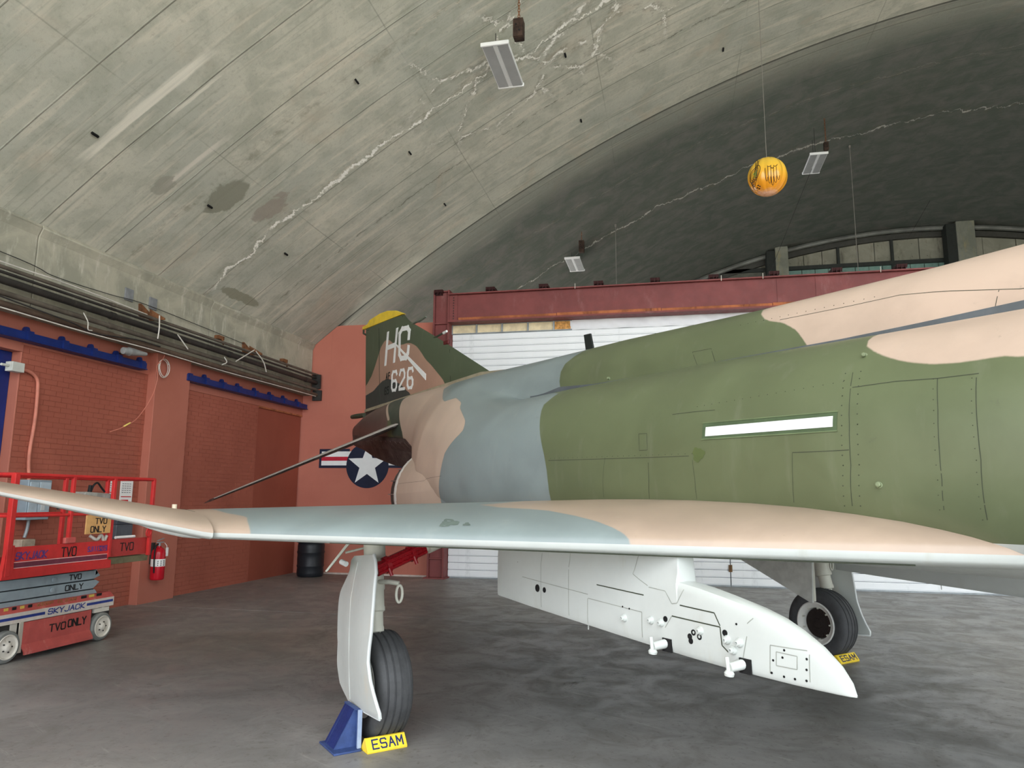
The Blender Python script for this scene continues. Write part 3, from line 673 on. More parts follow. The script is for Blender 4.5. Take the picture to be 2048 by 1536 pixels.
for x in np.linspace(3.6, 7.7, 22):
    t = (x-3.6)/4.1; h = 0.50*math.sin(PI*min(1, max(0, t))**0.8)**0.7+0.01; zb_ = 2.98-0.28*t; rows.append([(x, 0.40*math.cos(a), zb_+h*math.sin(a)) for a in np.linspace(0, PI, 15)])
MB().grid(rows).build('canopy', mat('dark_canopy_glass', lin(40, 48, 50), 0.08), JET, smooth=50)

# nozzle shrouds with the exhaust inside
for s in (-1, 1):
    mb = MB(); n = 40; rows = []
    for x, y0, z0, r in [(-3.43, .62, 1.80, .565), (-3.42, .62, 1.80, .585), (-3.0, .625, 1.81, .63), (-2.4, .63, 1.83, .665), (-1.6, .63, 1.86, .67), (-1.0, .62, 1.9, .66)]:
        rows.append([(x, s*(y0+r*math.cos(2*PI*k/n)), z0+r*math.sin(2*PI*k/n)) for k in range(n+1)])
    mb.grid(rows); o = mb.build('nozzle_shroud', M_fus, JET, smooth=40)
    P = np.empty(len(o.data.vertices)*3, np.float32); o.data.vertices.foreach_get('co', P); P = P.reshape(-1, 3)
    for k in ('tan', 'gray', 'dark', 'brown'): set_sdf(o.data, k, P[:, [0, 2]], CAMO_F.get(k, []))
    MB().lathe([(0.585, 0), (0.592, 0.02), (0.592, 0.10), (0.58, 0.12)], (-3.45, s*.62, 1.80), (1, 0, 0), 48).build('nozzle_lip', mat('pale_nozzle_lip', lin(206, 202, 196), 0.5, 0.2, 0.05, 6), JET, smooth=40)
    nz = MB().lathe([(0.50, -0.25), (0.53, 0.3), (0.48, 0.3), (0.44, -0.24), (0.40, 0.9), (0.0, 0.95)], (-3.5, s*.62, 1.80), (1, 0, 0), 36).build('exhaust_nozzle', M_burnt, JET, smooth=30)
    mb = MB()
    for k in range(18):
        a = 2*PI*k/18; mb.cbox((-3.62, s*.62+0.51*math.cos(a), 1.80+0.51*math.sin(a)), (0.3, 0.03, 0.012), Matrix.Translation((0, 0, 0)))
    mb.build('petal_ribs', M_metal, nz, kind='stuff')
# heat shield under the tail boom
xs = [-3.46, -4.0, -4.6, -5.3, -6.0, -6.9, -7.5, -8.05]; KZ = [1.95, 2.02, 2.10, 2.19, 2.28, 2.44, 2.6, 2.84]
mb = MB(); rows = []
for x, kz in zip(xs, KZ):
    zt, ys, zg, w, zc, zb = par(x); zl = zb+0.05
    h = [(w*.99, zl+0.03), (w*.97, zl-0.03), (w*.72+.02, zl-0.14), (w*.66, zl-0.17), (min(.16, w*.4), kz+0.02), (0, kz)]
    rows.append([(x, -y, z) for y, z in h]+[(x, y, z) for y, z in h[::-1]][1:])
mb.grid(rows); mb.add(rows[0], [tuple(range(len(rows[0])))])
mb.build('heat_shield', M_burnt, JET, smooth=20)
mb = MB()
for s in (-1, 1):
    for x in np.arange(-6.6, -3.6, 0.28):
        zt, ys, zg, w, zc, zb = par(x); mb.prism([(s*(w*.975), zb+0.02), (s*(w*.985), zb+0.02), (s*(w*.75), zb-0.09), (s*(w*.73), zb-0.085)], lambda a, b, d: (d, a, b), x, x+0.014)
mb.build('shield_seams', M_metal, JET, kind='stuff')
# tail tip fairing with vent pipe
MB().tube([(-7.75, 0, 3.30), (-8.15, 0, 3.315), (-8.42, 0, 3.325)], [0.045, 0.05, 0.04], 12).build('fuel_vent', mat('green_dark_paint', lin(66, 72, 56), 0.6), JET, smooth=50)

# ---- wings
LE0, ZLE, YF, YT = 5.2, 1.515, 4.05, 5.89
def le(y): return LE0-1.253*y
def te(y): return -1.97-0.24*y
AS = [0, .002, .006, .015, .03, .055, .09, .14, .2, .28, .36, .44, .52, .6, .7, .8, .9, 1.0]
AU = [0, .12, .2, .31, .43, .57, .70, .83, .92, .98, 1.0, .99, .95, .87, .70, .48, .25, .02]
AL = [0, .35, .55, .75, .92, 1.0, 1.0, 1.0, 1, 1, 1, 1, 1, .9, .7, .5, .25, .02]
def wing_pt(y, s, up, ext=0.0, dih=0.0):
    x0 = le(y)+ext; c = x0-te(y); z0 = ZLE+max(0, y-YF)*dih
    if up: return (x0-s*c, z0+0.007+0.0415*c*AU[AS.index(s)]+0.0*s)
    return (x0-s*c, z0+0.007-0.010-(0.0115*c)*AL[AS.index(s)])
def wing_mesh(ys_, ext, dih, tipclose=True):
    mb = MB(); U_ = []; L_ = []
    for y in ys_:
        U_.append([(wing_pt(y, s, True, ext, dih)[0], -y, wing_pt(y, s, True, ext, dih)[1]) for s in AS])
        lo = [(wing_pt(y, s, False, ext, dih)[0], -y, wing_pt(y, s, False, ext, dih)[1]) for s in AS]; lo[0] = U_[-1][0]
        # round white nose under the paint line
        L_.append(lo)
    mb.grid(U_, flip=True); mb.cur = 1; mb.grid(L_)
    for k in (0, -1):
        mb.add(U_[k]+L_[k][::-1][:-1], [tuple(range(2*len(AS)-1))])
    return mb
def mirror_mesh(me):
    m2 = me.copy(); 
    b = bmesh.new(); b.from_mesh(m2); bmesh.ops.scale(b, vec=(1, -1, 1), verts=b.verts); bmesh.ops.reverse_faces(b, faces=b.faces); b.to_mesh(m2); b.free(); return m2
def add_pair(name, mb, mats, smooth=40, sdf=None, parent=None, **kw):
    o = mb.build(name, mats, parent or JET, smooth=smooth, **kw)
    if sdf:
        me = o.data; P = np.empty(len(me.vertices)*3, np.float32); me.vertices.foreach_get('co', P); P = P.reshape(-1, 3)
        for k, polys in sdf.items(): set_sdf(me, k, P[:, [0, 1]], polys)
    m2 = mirror_mesh(o.data); o2 = bpy.data.objects.new(name, m2); COL.objects.link(o2); o2.parent = parent or JET
    for md in o.modifiers:
        if md.type == 'BEVEL':
            q = o2.modifiers.new('bevel', 'BEVEL'); q.width = md.width; q.segments = md.segments; q.limit_method = 'ANGLE'; q.angle_limit = md.angle_limit
    return o, o2
ysi = list(np.linspace(0.9, YF, 60)); yso = list(np.linspace(YF-0.02, YT, 36))
add_pair('wing', wing_mesh(ysi, 0, 0), [M_wing, M_under], sdf={'gray': CAMO_W})
add_pair('outer_wing', wing_mesh(yso, 0.06, 0.2126), [M_wing, M_under], sdf={'gray': []})
# white fold fairing under the wing joint, small stub on top
add_pair('fold_fairing', MB().lathe([(0.002, 0), (0.020, 0.06), (0.032, 0.2), (0.030, 0.35), (0.018, 0.5), (0.003, 0.62)], (-0.06, -4.02, 1.484), (-1.25, -1, 0.20), 16), M_under)
add_pair('fold_pin', MB().cyl((-1.35, -4.06, 1.60), (-1.35, -4.06, 1.69), 0.02, n=10), mat('cream_paint', lin(214, 200, 176), 0.6))
# raised slat gap line on the upper skin, fold line
mb = MB()
pts = [(le(YF-.03)-s_*(le(YF-.03)-te(YF-.03)), -(YF-.03)) for s_ in (0.01, .1, .3, .6, .95)]
mb.tube([(le(YF)-s*(le(YF)-te(YF)), -YF+0.01, wing_pt(YF, s, True)[1]+0.001) for s in AS[2:]], 0.006, 6)
mb.build('fold_joint', M_seam, JET)

# ---- tail fin, rudder, cap
FIN = [(-2.94, 3.36), (-3.6, 3.64), (-5.37, 4.257), (-5.75, 4.60), (-6.02, 4.895), (-7.74, 4.985), (-7.84, 4.93), (-7.66, 3.30), (-6.0, 3.30)]
def fin_th(x, z):
    # distance from leading edge decides thickness
    t = 0.055-0.022*(z-3.3)/1.7
    xl = np.interp(z, [3.28, 3.40, 3.742, 4.171, 4.446, 4.724, 4.934, 5.2], [-2.7, -2.95, -3.67, -4.573, -5.175, -5.796, -6.10, -6.5]); xt = np.interp(z, [3.3, 4.93], [-7.66, -7.84])
    u = min(1, max(0, (xl-x)/(xl-xt))); return 0.004+t*min(1, (u/0.25)**0.6 if u > 0 else 0)*(1-0.8*max(0, (u-.45)/.55))
rows = []
for z in np.linspace(3.28, 4.895, 34):
    xl = float(np.interp(z, [3.28, 3.40, 3.742, 4.171, 4.446, 4.724, 4.934], [-2.7, -2.95, -3.67, -4.573, -5.175, -5.796, -6.10])); xt = float(np.interp(z, [3.3, 4.93], [-7.66, -7.84]))
    rows.append([(xl+(xt-xl)*u, z+(0.09*u if z > 4.85 else 0.09*u*max(0, (z-4.2)/.69))) for u in np.linspace(0, 1, 46)])
mb = MB(); mb.grid([[(x, -fin_th(x, z), z) for x, z in r] for r in rows]); mb.grid([[(x, fin_th(x, z), z) for x, z in r] for r in rows], flip=True)
mb.grid([[(rows[-1][j][0], s*fin_th(*rows[-1][j]), rows[-1][j][1]) for s in (-1, 1)] for j in range(46)])
fin = mb.build('tail_fin', M_fin, JET, smooth=40)
P = np.empty(len(fin.data.vertices)*3, np.float32); fin.data.vertices.foreach_get('co', P); P = P.reshape(-1, 3)
for k in ('tan', 'dark'): set_sdf(fin.data, k, P[:, [0, 2]], CAMO_T[k])
cap = [(-6.02, 4.905), (-6.38, 5.04), (-6.75, 5.115), (-7.1, 5.14), (-7.62, 5.12), (-7.72, 5.06), (-7.98, 5.06), (-7.98, 5.0), (-7.76, 4.985)]
MB().prism(cap, lambda a, b, d: (a, d, b), -0.032, 0.032).build('fin_cap', M_yel, JET, smooth=20, bevel=0.008)
MB().tube([(-7.98, 0, 5.02), (-7.98, 0, 4.93), (-7.80, 0, 4.86)], 0.02, 8).build('fin_cap_bulb', M_seam, JET)
MB().cyl((-5.70, 0, 4.66), (-5.42, 0, 4.66), 0.018, n=10).cyl((-5.42, 0, 4.66), (-5.16, 0, 4.675), 0.027, 0.014, n=10).build('fin_pitot_probe', mat('grey_green_probe', lin(96, 104, 92), 0.5), JET, smooth=40)
MB().tube([(-5.08, 0, 4.24), (-4.80, 0, 4.265), (-4.5, 0, 4.285)], 0.016, 8).build('fin_air_probe', M_seam, JET)
MB().cyl((-4.52, 0, 4.28), (-4.42, 0, 4.29), 0.024, 0.018, n=10).build('probe_tip', M_white, JET)
MB().cbox((-4.42, 0, 4.11), (0.16, 0.035, 0.07), Matrix.Rotation(0, 4, 'X')).build('fin_bump', mat('dark_red_plastic', lin(90, 28, 30), 0.5), JET, bevel=0.012)
mb = MB()
for a, b in [((-6.95, 3.42), (-7.12, 4.86)), ((-4.15, 3.42), (-4.28, 3.98))]:
    mb.prism([(a[0], a[1]), (a[0]+0.012, a[1]), (b[0]+0.012, b[1]), b], lambda p, q, d: (p, -fin_th(p, q)-d, q), -0.001, 0.0025)
mb.prism([(-6.06, 4.86), (-6.06, 4.868), (-7.75, 4.945), (-7.75, 4.937)], lambda p, q, d: (p, -fin_th(p, q)-d, q), -0.001, 0.003)
mb.build('fin_seams', M_seam, JET, kind='stuff')
MB().prism([(-2.5, 3.405), (-7.6, 3.335), (-7.6, 3.385), (-3.2, 3.47)], lambda a, b, d: (a, d*(0.11-0.006*abs(a)) , b), -1, 1).build('fin_root_fairing', mat('fin_fairing_paint', lin(150, 142, 120), 0.6), JET, smooth=20)
# tail lettering: painted code and serial
FT = []
def finfn(off=0.002): return lambda a, b, d: (a, -fin_th(a, b)-d, b)
def text_on_fin(name, text, x0, z0, x1, z1, h, w, gap, st, M, shear=0.0):
    """baseline runs from (x0,z0) to (x1,z1)"""
    mb = MB(); th = math.atan2(z1-z0, x1-x0); c_, s_ = math.cos(th), math.sin(th)
    def fn(a, b, d):
        x = x0+a*c_-b*s_*0; z = z0+a*s_+b; return (x, -fin_th(x, z)-d, z)
    stroke_text(mb, text, fn, h, w, gap, st, -0.002, 0.004, shear); mb.build(name, M, JET, smooth=0)
M_wl = mat('white_letter_paint', lin(230, 234, 232), 0.5, 0, 0.04); M_bl = mat('black_letter_paint', lin(28, 34, 30), 0.6)
text_on_fin('tail_code_letter', 'H', -6.735, 4.13, -6.32, 4.12, 0.54, 0.41, 0.2, 0.085, M_wl, 0.16)
text_on_fin('tail_code_letter', 'C', -6.09, 4.12, -5.68, 4.08, 0.52, 0.38, 0.2, 0.085, M_wl, -0.06)
text_on_fin('serial_number', '626', -6.40, 3.605, -5.47, 3.545, 0.325, 0.21, 0.135, 0.05, M_wl, 0.0)
text_on_fin('service_letters', 'AF', -6.68, 3.83, -6.4, 3.83, 0.11, 0.065, 0.045, 0.02, M_bl)
text_on_fin('year_digits', '65', -6.72, 3.57, -6.4, 3.57, 0.12, 0.07, 0.045, 0.022, M_bl)
MB().prism([(-6.27, 4.42), (-6.22, 4.36), (-5.0, 3.60), (-5.0, 3.70)], lambda a, b, d: (a, -fin_th(a, b)-d, b), -0.001, 0.0055).build('white_stripe', M_wl, JET)

# ---- stabilators
mb = MB(); rows_u, rows_l = [], []
for u in np.linspace(0, 1, 14):
    y = .50+(2.72-.50)*u; xl = -5.0-2.0*u; c = 2.15-1.25*u; z = 2.87-1.15*u; t = 0.045*(1-0.55*u)
    rows_u.append([(xl-c*s, -y, z+t*f-0.095*c*s) for s, f in ((0, 0), (.01, .35), (.04, .62), (.12, .9), (.35, 1), (.7, .6), (1, .05))])
    rows_l.append([(xl-c*s, -y, z-t*f-0.095*c*s) for s, f in ((0, 0), (.01, .35), (.04, .62), (.12, .9), (.35, 1), (.7, .6), (1, .05))])
mb.grid(rows_u, flip=True); mb.cur = 1; mb.grid(rows_l)
for r in (0, -1): mb.add(rows_u[r]+rows_l[r][::-1][1:-1], [tuple(range(12))])
add_pair('stabilator', mb, [mat('dull_silver_metal', lin(184, 178, 172), 0.45, 0.3, 0.08, 3, 0.08), M_burnt])

# ---- blade aerial and spine details
MB().prism([(-0.97, 3.33), (-0.83, 3.33), (-0.90, 3.585), (-1.02, 3.59)], lambda a, b, d: (a, d, b), -0.010, 0.010).build('blade_aerial', mat('black_aerial', lin(30, 36, 34), 0.5), JET, bevel=0.003)
MB().prism([(-1.22, 3.33), (-0.70, 3.33), (-0.82, 3.385), (-0.98, 3.385)], lambda a, b, d: (a, d, b), -0.05, 0.05).build('aerial_fairing', mat('olive_paint', lin(150, 158, 126), 0.6), JET, bevel=0.01)
# ---- lines and markings laid on the skin (found with a nearest-surface search on the aircraft's own mesh)
from mathutils.bvhtree import BVHTree
def bvh_of(objs):
    V, F = [], []
    for o in objs:
        k = len(V); V += [v.co.copy() for v in o.data.vertices]; F += [[i+k for i in p.vertices] for p in o.data.polygons]
    return BVHTree.FromPolygons(V, F)
SKIN = bvh_of([FUS]+[o for o in JET.children if o.name.startswith('nozzle_shroud')])
def ribbon(mb, pts, w, off=0.0015, step=0.05):
    P = [Vector(p) for p in pts]; D = []
    for a, b in zip(P[:-1], P[1:]):
        n = max(1, int((b-a).length/step)); D += [a.lerp(b, k/n) for k in range(n)]
    D.append(P[-1]); L, R = [], []
    S_ = []
    for p in D:
        q, nn, _, _ = SKIN.find_nearest(p)
        if nn.y > 0 and p.y < -0.05: nn = -nn
        S_.append((q, nn))
    for i, (q, nn) in enumerate(S_):
        t = (S_[min(i+1, len(S_)-1)][0]-S_[max(i-1, 0)][0]); s = t.cross(nn).normalized()*w/2
        L.append(q+nn*off+s); R.append(q+nn*off-s)
    L2 = [p+(q[0]-p).normalized()*0 for p, q in zip(L, S_)]
    mb.grid([L, R]); return S_
SEAMS = [[[2.993, -1.286, 2.459], [3.006, -1.348, 2.327], [3.017, -1.388, 2.161], [3.017, -1.398, 1.948], [2.986, -1.36, 1.735]],
 [[3.457, -1.323, 2.359], [3.47, -1.369, 2.198], [3.469, -1.385, 2.005], [3.465, -1.377, 1.863], [3.445, -1.342, 1.722]],
 [[3.635, -1.325, 2.339], [3.643, -1.376, 2.111], [3.646, -1.378, 1.95], [3.622, -1.318, 1.68]], [[1.49, -1.409, 2.017], [1.487, -1.406, 1.895], [1.461, -1.38, 1.764]],
 [[0.27, -1.407, 2.079], [0.953, -1.408, 2.064], [1.505, -1.408, 2.052], [1.873, -1.406, 2.046]], [[1.682, -1.356, 2.343], [1.867, -1.354, 2.343], [2.063, -1.354, 2.337]],
 [[2.665, -1.401, 2.031], [2.84, -1.4, 2.028], [3.012, -1.399, 2.028]], [[3.013, -1.333, 2.369], [3.245, -1.325, 2.372], [3.457, -1.323, 2.359], [3.644, -1.318, 2.358]],
 [[1.16, -0.585, 2.96], [1.36, -0.585, 2.955], [1.42, -0.61, 2.81], [1.23, -0.61, 2.815], [1.16, -0.585, 2.96]],
 [[1.376, -1.389, 2.228], [1.46, -1.39, 2.225], [1.479, -1.406, 2.106], [1.396, -1.406, 2.107], [1.376, -1.389, 2.228]],
 [[1.904, -1.407, 2.019], [1.916, -1.402, 1.888], [1.905, -1.378, 1.766]], [[2.665, -1.401, 2.031], [2.654, -1.395, 1.876], [2.634, -1.369, 1.75]],
 [[1.013, -1.407, 2.073], [0.985, -1.406, 1.904], [0.965, -1.382, 1.772]], [[-3.3, -1.2, 1.93], [-2.6, -1.34, 1.965], [-1.836, -1.412, 1.994]],
 [[2.876, -0.542, 3.045], [3.187, -0.566, 2.992], [3.559, -0.59, 2.91], [4.2, -0.59, 2.88]], [[3.454, -0.584, 2.93], [3.429, -0.596, 2.825]], [[1.978, -0.536, 3.07], [2.536, -0.542, 3.05], [2.876, -0.542, 3.045]]]
for i, s_ in enumerate(SEAMS):
    mb = MB(); ribbon(mb, s_, 0.0038 if i not in (10, 11, 12, 13) else 0.0026); mb.build('panel_seam', M_seam, JET, smooth=0, fix=False)
# rows of rivets, too small to pick apart
mb = MB()
def rivets(p, q, gap, r=0.0042):
    p, q = Vector(p), Vector(q); n = int((q-p).length/gap)
    for k in range(n+1):
        a, nn, _, _ = SKIN.find_nearest(p.lerp(q, k/n)); 
        if nn.y > 0: nn = -nn
        mb.cyl(a-nn*0.001, a+nn*0.0018, r, r*0.7, n=6)
for dx in (-0.045, 0.045):
    S0 = SEAMS[0]
    for a, b in zip(S0[:-1], S0[1:]): rivets((a[0]+dx, a[1], a[2]), (b[0]+dx, b[1], b[2]), 0.045)
for a, b in zip(SEAMS[1][:-1], SEAMS[1][1:]): rivets((a[0]-0.02, a[1], a[2]), (b[0]-0.02, b[1], b[2]), 0.05, 0.003)
for a, b in zip(SEAMS[2][:-1], SEAMS[2][1:]): rivets((a[0]-0.02, a[1], a[2]), (b[0]-0.02, b[1], b[2]), 0.05, 0.003)
rivets((0.3, -1.4, 2.095), (1.9, -1.4, 2.06), 0.06, 0.003); rivets((1.9, -1.35, 2.38), (2.95, -1.33, 2.42), 0.06, 0.003); rivets((1.6, -0.5, 3.10), (2.7, -0.53, 3.08), 0.07, 0.004)
mb.build('rivets', M_seam, JET, smooth=0, kind='stuff')
def skin_quad(name, x0, x1, z0, z1, M, off, dz=0.0, par_=None):
    mb = MB(); rows = []
    for z in np.linspace(z0, z1, 4):
        r = []
        for x in np.linspace(x0, x1, 26):
            q, nn, _, _ = SKIN.find_nearest(Vector((x, -1.39, z+dz*(x-x0)/(x1-x0))))
            if nn.y > 0: nn = -nn
            r.append(q+nn*off)
        rows.append(r)
    mb.grid(rows); return mb.build(name, M, par_ or JET, smooth=0, fix=False)
skin_quad('light_strip_frame', 1.985, 2.945, 2.150, 2.255, mat('strip_frame_green', lin(74, 90, 64), 0.5), 0.003, -0.014)
skin_quad('formation_light_strip', 2.014, 2.922, 2.166, 2.227, mat('white_light_strip', lin(236, 242, 240), 0.35, 0, 0.01), 0.006, -0.008)
mb = MB()
for z0, z1 in ((2.255, 2.262), (2.143, 2.150)):
    rows = []
    for z in (z0, z1):
        rows.append([SKIN.find_nearest(Vector((x, -1.39, z-0.014*(x-1.98)/.97)))[0]+Vector((0, -0.006, 0.002)) for x in np.linspace(1.98, 2.95, 26)])
    mb.grid(rows)
mb.build('light_strip_trim', mat('strip_trim_green', lin(100, 114, 82), 0.45), JET, smooth=0, fix=False)
# sprayed-over patch
mb = MB(); c0 = Vector((1.955, -1.41, 2.053)); ring = [c0]
for k in range(24):
    a = 2*PI*k/24; r = 0.046+0.007*math.sin(3*a+1)+0.004*math.sin(7*a); ring.append(SKIN.find_nearest(c0+Vector((r*math.cos(a)*1.1, 0, r*math.sin(a))))[0]+Vector((0, -0.002, 0)))
ring[0] = SKIN.find_nearest(c0)[0]+Vector((0, -0.002, 0)); mb.add(ring, [(0, k+1, (k+1) % 24+1) for k in range(24)])
mb.build('touch_up_patch', mat('olive_patch', lin(84, 96, 56), 0.6), JET, smooth=0, fix=False)
for p, r in (((3.155, -1.383, 1.843), 0.014), ((0.108, -0.596, 2.882), 0.012), ((3.02, -1.2, 2.55), 0.012)):
    q = SKIN.find_nearest(Vector(p))[0]; MB().lathe([(r*1.3, 0), (r*1.3, 0.006), (r, 0.010), (r, 0.026), (r*.6, 0.03), (0.0005, 0.03)], q+Vector((0, 0.003, 0)), (0.2, -1, 0.1), 14).build('drain_port', mat('pale_green_fitting', lin(112, 122, 92), 0.5), JET, smooth=30)

# ---- wing details: slat hinge slot and flap gaps
mb = MB()
for (x, y) in [(1.436, -2.926), (0.9, -3.3)]:
    pass
MB().box((1.35, -2.52, 1.452), (1.47, -2.46, 1.475)).build('slat_hinge', M_seam, JET)
add_pair('slat_gap', MB().tube([(3.35-0.02, -1.42, 1.458), (2.62, -2.0, 1.462), (1.75, -2.7, 1.470), (0.8, -3.45, 1.478)], 0.004, 6), M_seam, smooth=0)

WB = bvh_of([o for o in JET.children if o.name == 'wing'])
for cx, cy, rr in ((1.36, -2.91, 0.05), (1.47, -2.85, 0.02)):
    ring = [WB.ray_cast(Vector((cx, cy, 3)), Vector((0, 0, -1)))[0]+Vector((0, 0, 0.0015))]
    for k in range(20):
        a = 2*PI*k/20; r = rr*(1+0.25*math.sin(3*a+cx*9)+0.1*math.sin(7*a)); ring.append(WB.ray_cast(Vector((cx+r*math.cos(a)*1.3, cy+r*math.sin(a), 3)), Vector((0, 0, -1)))[0]+Vector((0, 0, 0.0015)))
    MB().add(ring, [(0, k+1, (k+1) % 20+1) for k in range(20)]).build('touch_up_patch', mat('wing_worn_patch', lin(92, 104, 98), 0.6), JET, smooth=0, fix=False)
# ---- inboard pylons
def pylon():
    XS = [0.57, 0.6, 1.0, 1.5, 2.0, 2.40, 2.455, 2.462, 2.6, 2.75, 2.928, 3.05, 3.143, 3.25, 3.331, 3.38, 3.403]
    ZTp = [1.47, 1.47, 1.47, 1.475, 1.48, 1.485, 1.485, 1.335, 1.318, 1.292, 1.258, 1.225, 1.187, 1.13, 1.068, 1.01, 0.962]
    ZBp = [1.052, 1.05, 1.03, 1.008, 0.985, 0.967, 0.966, 0.966, 0.962, 0.958, 0.957, 0.956, 0.955, 0.955, 0.955, 0.955, 0.956]
    TH = [.022, .03, .05, .066, .075, .078, .078, .078, .078, .076, .072, .066, .058, .046, .032, .018, .003]
    mb = MB(); rows = []
    for x, a, b, t in zip(XS, ZTp, ZBp, TH):
        m = (a+b)/2; h = (a-b)/2; r = []
        tt = 0.05 if x < 2.46 else None
        for k in range(25):
            q = 2*PI*k/24; c, s = math.cos(q), math.sin(q)
            w = t if s < 0.45 or x > 2.46 else t*0.85
            e = 0.22 if x < 2.5 else 0.22+0.3*(x-2.5)/0.9
            r.append((x, -2.06+w*math.copysign(abs(c)**(e if s > 0 else 0.15), c), m+h*math.copysign(abs(s)**(0.75 if s > 0 else 0.5), s)))
        rows.append(r)
    mb.grid(rows); mb.add(rows[0][:-1], [tuple(range(24))]); return mb
P1, P2 = add_pair('pylon', pylon(), M_under, smooth=38)
def dup_children(src, dst):
    for ch in list(src.children):
        m2 = mirror_mesh(ch.data); o = bpy.data.objects.new(ch.name.split('.')[0], m2); COL.objects.link(o); o.parent = dst
        if 'kind' in ch: o['kind'] = ch['kind']
        dup_children(ch, o)
M_hole = mat('black_hole', lin(20, 20, 20), 0.9)
for x, z in [(2.044, 1.095), (2.264, 1.113), (2.342, 1.111), (2.789, 1.095), (2.863, 1.094), (2.824, 1.054), (2.619, 1.112)]:
    MB().lathe([(.022, 0), (.022, .008), (.018, .016), (.015, .016), (.013, .028), (.006, .03), (.0055, .018), (.0003, .018)], (x, -2.132, z), (0, -1, 0), 18).build('fastener', M_under, P1, smooth=30)
for x, z in [(1.142, 1.164), (1.227, 1.161), (2.375, 1.135), (2.547, 1.073), (2.572, 1.096), (2.612, 1.081), (2.553, 1.052), (2.776, 1.125)]:
    r = 0.012 if x > 2 else (0.020 if x < 1.2 else 0.014)
    t = float(np.interp(x, [.57, 1.0, 1.5, 2.0, 2.4, 2.75, 2.928, 3.05, 3.143, 3.25], [.022, .05, .066, .075, .078, .076, .072, .066, .058, .046]))
    MB().lathe([(r*1.25, 0), (r*1.25, .004), (r, .0045), (r*.98, .002), (.0003, .0015)], (x, -2.06-t+0.001, z), (0, -1, 0), 14).build('hole', M_hole, P1, smooth=30)
mb = MB()
for x, z in [(2.846, 1.176), (0.879, 1.315), (3.101, 1.099), (3.043, 1.046), (3.094, 0.985), (3.207, 1.079), (3.204, 1.034), (3.201, 0.988), (3.147, 0.985), (3.091, 1.066), (2.087, 1.151), (2.03, 1.155), (3.032, 0.99)]:
    t = float(np.interp(x, [.57, 1.0, 1.5, 2.0, 2.4, 2.75, 2.928, 3.05, 3.143, 3.25], [.022, .05, .066, .075, .078, .076, .072, .066, .058, .046])); mb.cyl((x, -2.06-t*.99, z), (x, -2.06-t-0.0015, z), 0.0055, n=8)
mb.build('screw_heads', M_hole, P1, kind='stuff')
SEG = [[(1.183, 1.396), (1.184, 1.045)], [(1.507, 1.417), (1.504, 1.035)], [(1.703, 1.163), (1.696, 1.013)], [(1.793, 1.253), (2.209, 1.239)], [(0.943, 1.22), (1.707, 1.187)],
 [(2.152, 1.449), (2.116, 1.344), (2.242, 1.293)], [(1.707, 1.164), (2.191, 1.146), (2.187, 1.011)], [(2.25, 1.286), (2.377, 1.279), (2.425, 1.219), (2.461, 1.226), (2.506, 1.30)],
 [(2.482, 1.219), (2.712, 1.21), (2.747, 1.154)], [(2.423, 1.157), (2.747, 1.148), (2.755, 1.064), (2.792, 1.039)], [(2.905, 1.129), (2.877, 1.023)], [(2.908, 1.187), (2.94, 1.215)],
 [(3.031, 1.11), (3.023, 0.985)], [(3.22, 1.10), (3.217, 0.985)], [(3.031, 1.11), (3.21, 1.114)], [(3.061, 1.086), (3.163, 1.083), (3.16, 1.027), (3.058, 1.026), (3.061, 1.086)], [(2.423, 1.157), (2.37, 1.09)]]
PB = bvh_of([P1])
M_seam2 = mat('soft_white_panel_line', lin(150, 154, 146), 0.7)
for i, s_ in enumerate(SEG):
    mb = MB()
    for a, b in zip(s_[:-1], s_[1:]):
        n = 10; L, R = [], []
        d = Vector((b[0]-a[0], 0, b[1]-a[1])).normalized(); sd = Vector((-d.z, 0, d.x))*(0.0032 if i in (3, 8, 9) else 0.0022)
        for k in range(n+1):
            p = Vector((a[0]+(b[0]-a[0])*k/n, -2.6, a[1]+(b[1]-a[1])*k/n)); h = PB.ray_cast(p, Vector((0, 1, 0)))[0]
            if h is None: continue
            L.append(h+sd+Vector((0, -0.0012, 0))); R.append(h-sd+Vector((0, -0.0012, 0)))
        if len(L) > 1: mb.grid([L, R])
    mb.build('panel_seam', M_seam if i in (3, 8, 9) else M_seam2, P1, smooth=0, fix=False)
for x0, z0 in ((2.36, 1.015), (2.87, 1.005)):
    MB().box((x0-0.01, -2.142, z0-0.045), (x0+0.055, -2.13, z0+0.022)).build('brace_recess', M_hole, P1)
    sb_ = MB().cyl((x0+0.02, -2.10, z0+0.0), (x0-0.015, -2.20, z0-0.018), 0.026, 0.021, 14).build('sway_brace', M_under, P1, smooth=40)
    MB().cyl((x0-0.028, -2.205, z0+0.028), (x0-0.017, -2.205, z0-0.04), 0.0105, n=12).build('brace_bolt', M_under, sb_, smooth=40)
    MB().lathe([(.001, -.012), (.022, -.012), (.024, 0), (.016, .012), (.001, .012)], (x0-0.015, -2.205, z0-0.042), (0.12, 0, 1), 16).build('brace_pad', M_under, sb_, smooth=40)
MB().cyl((1.62, -2.06, 1.02), (1.62, -2.06, 0.962), 0.004, n=8).build('vent_pin', M_under, P1)
dup_children(P1, P2)

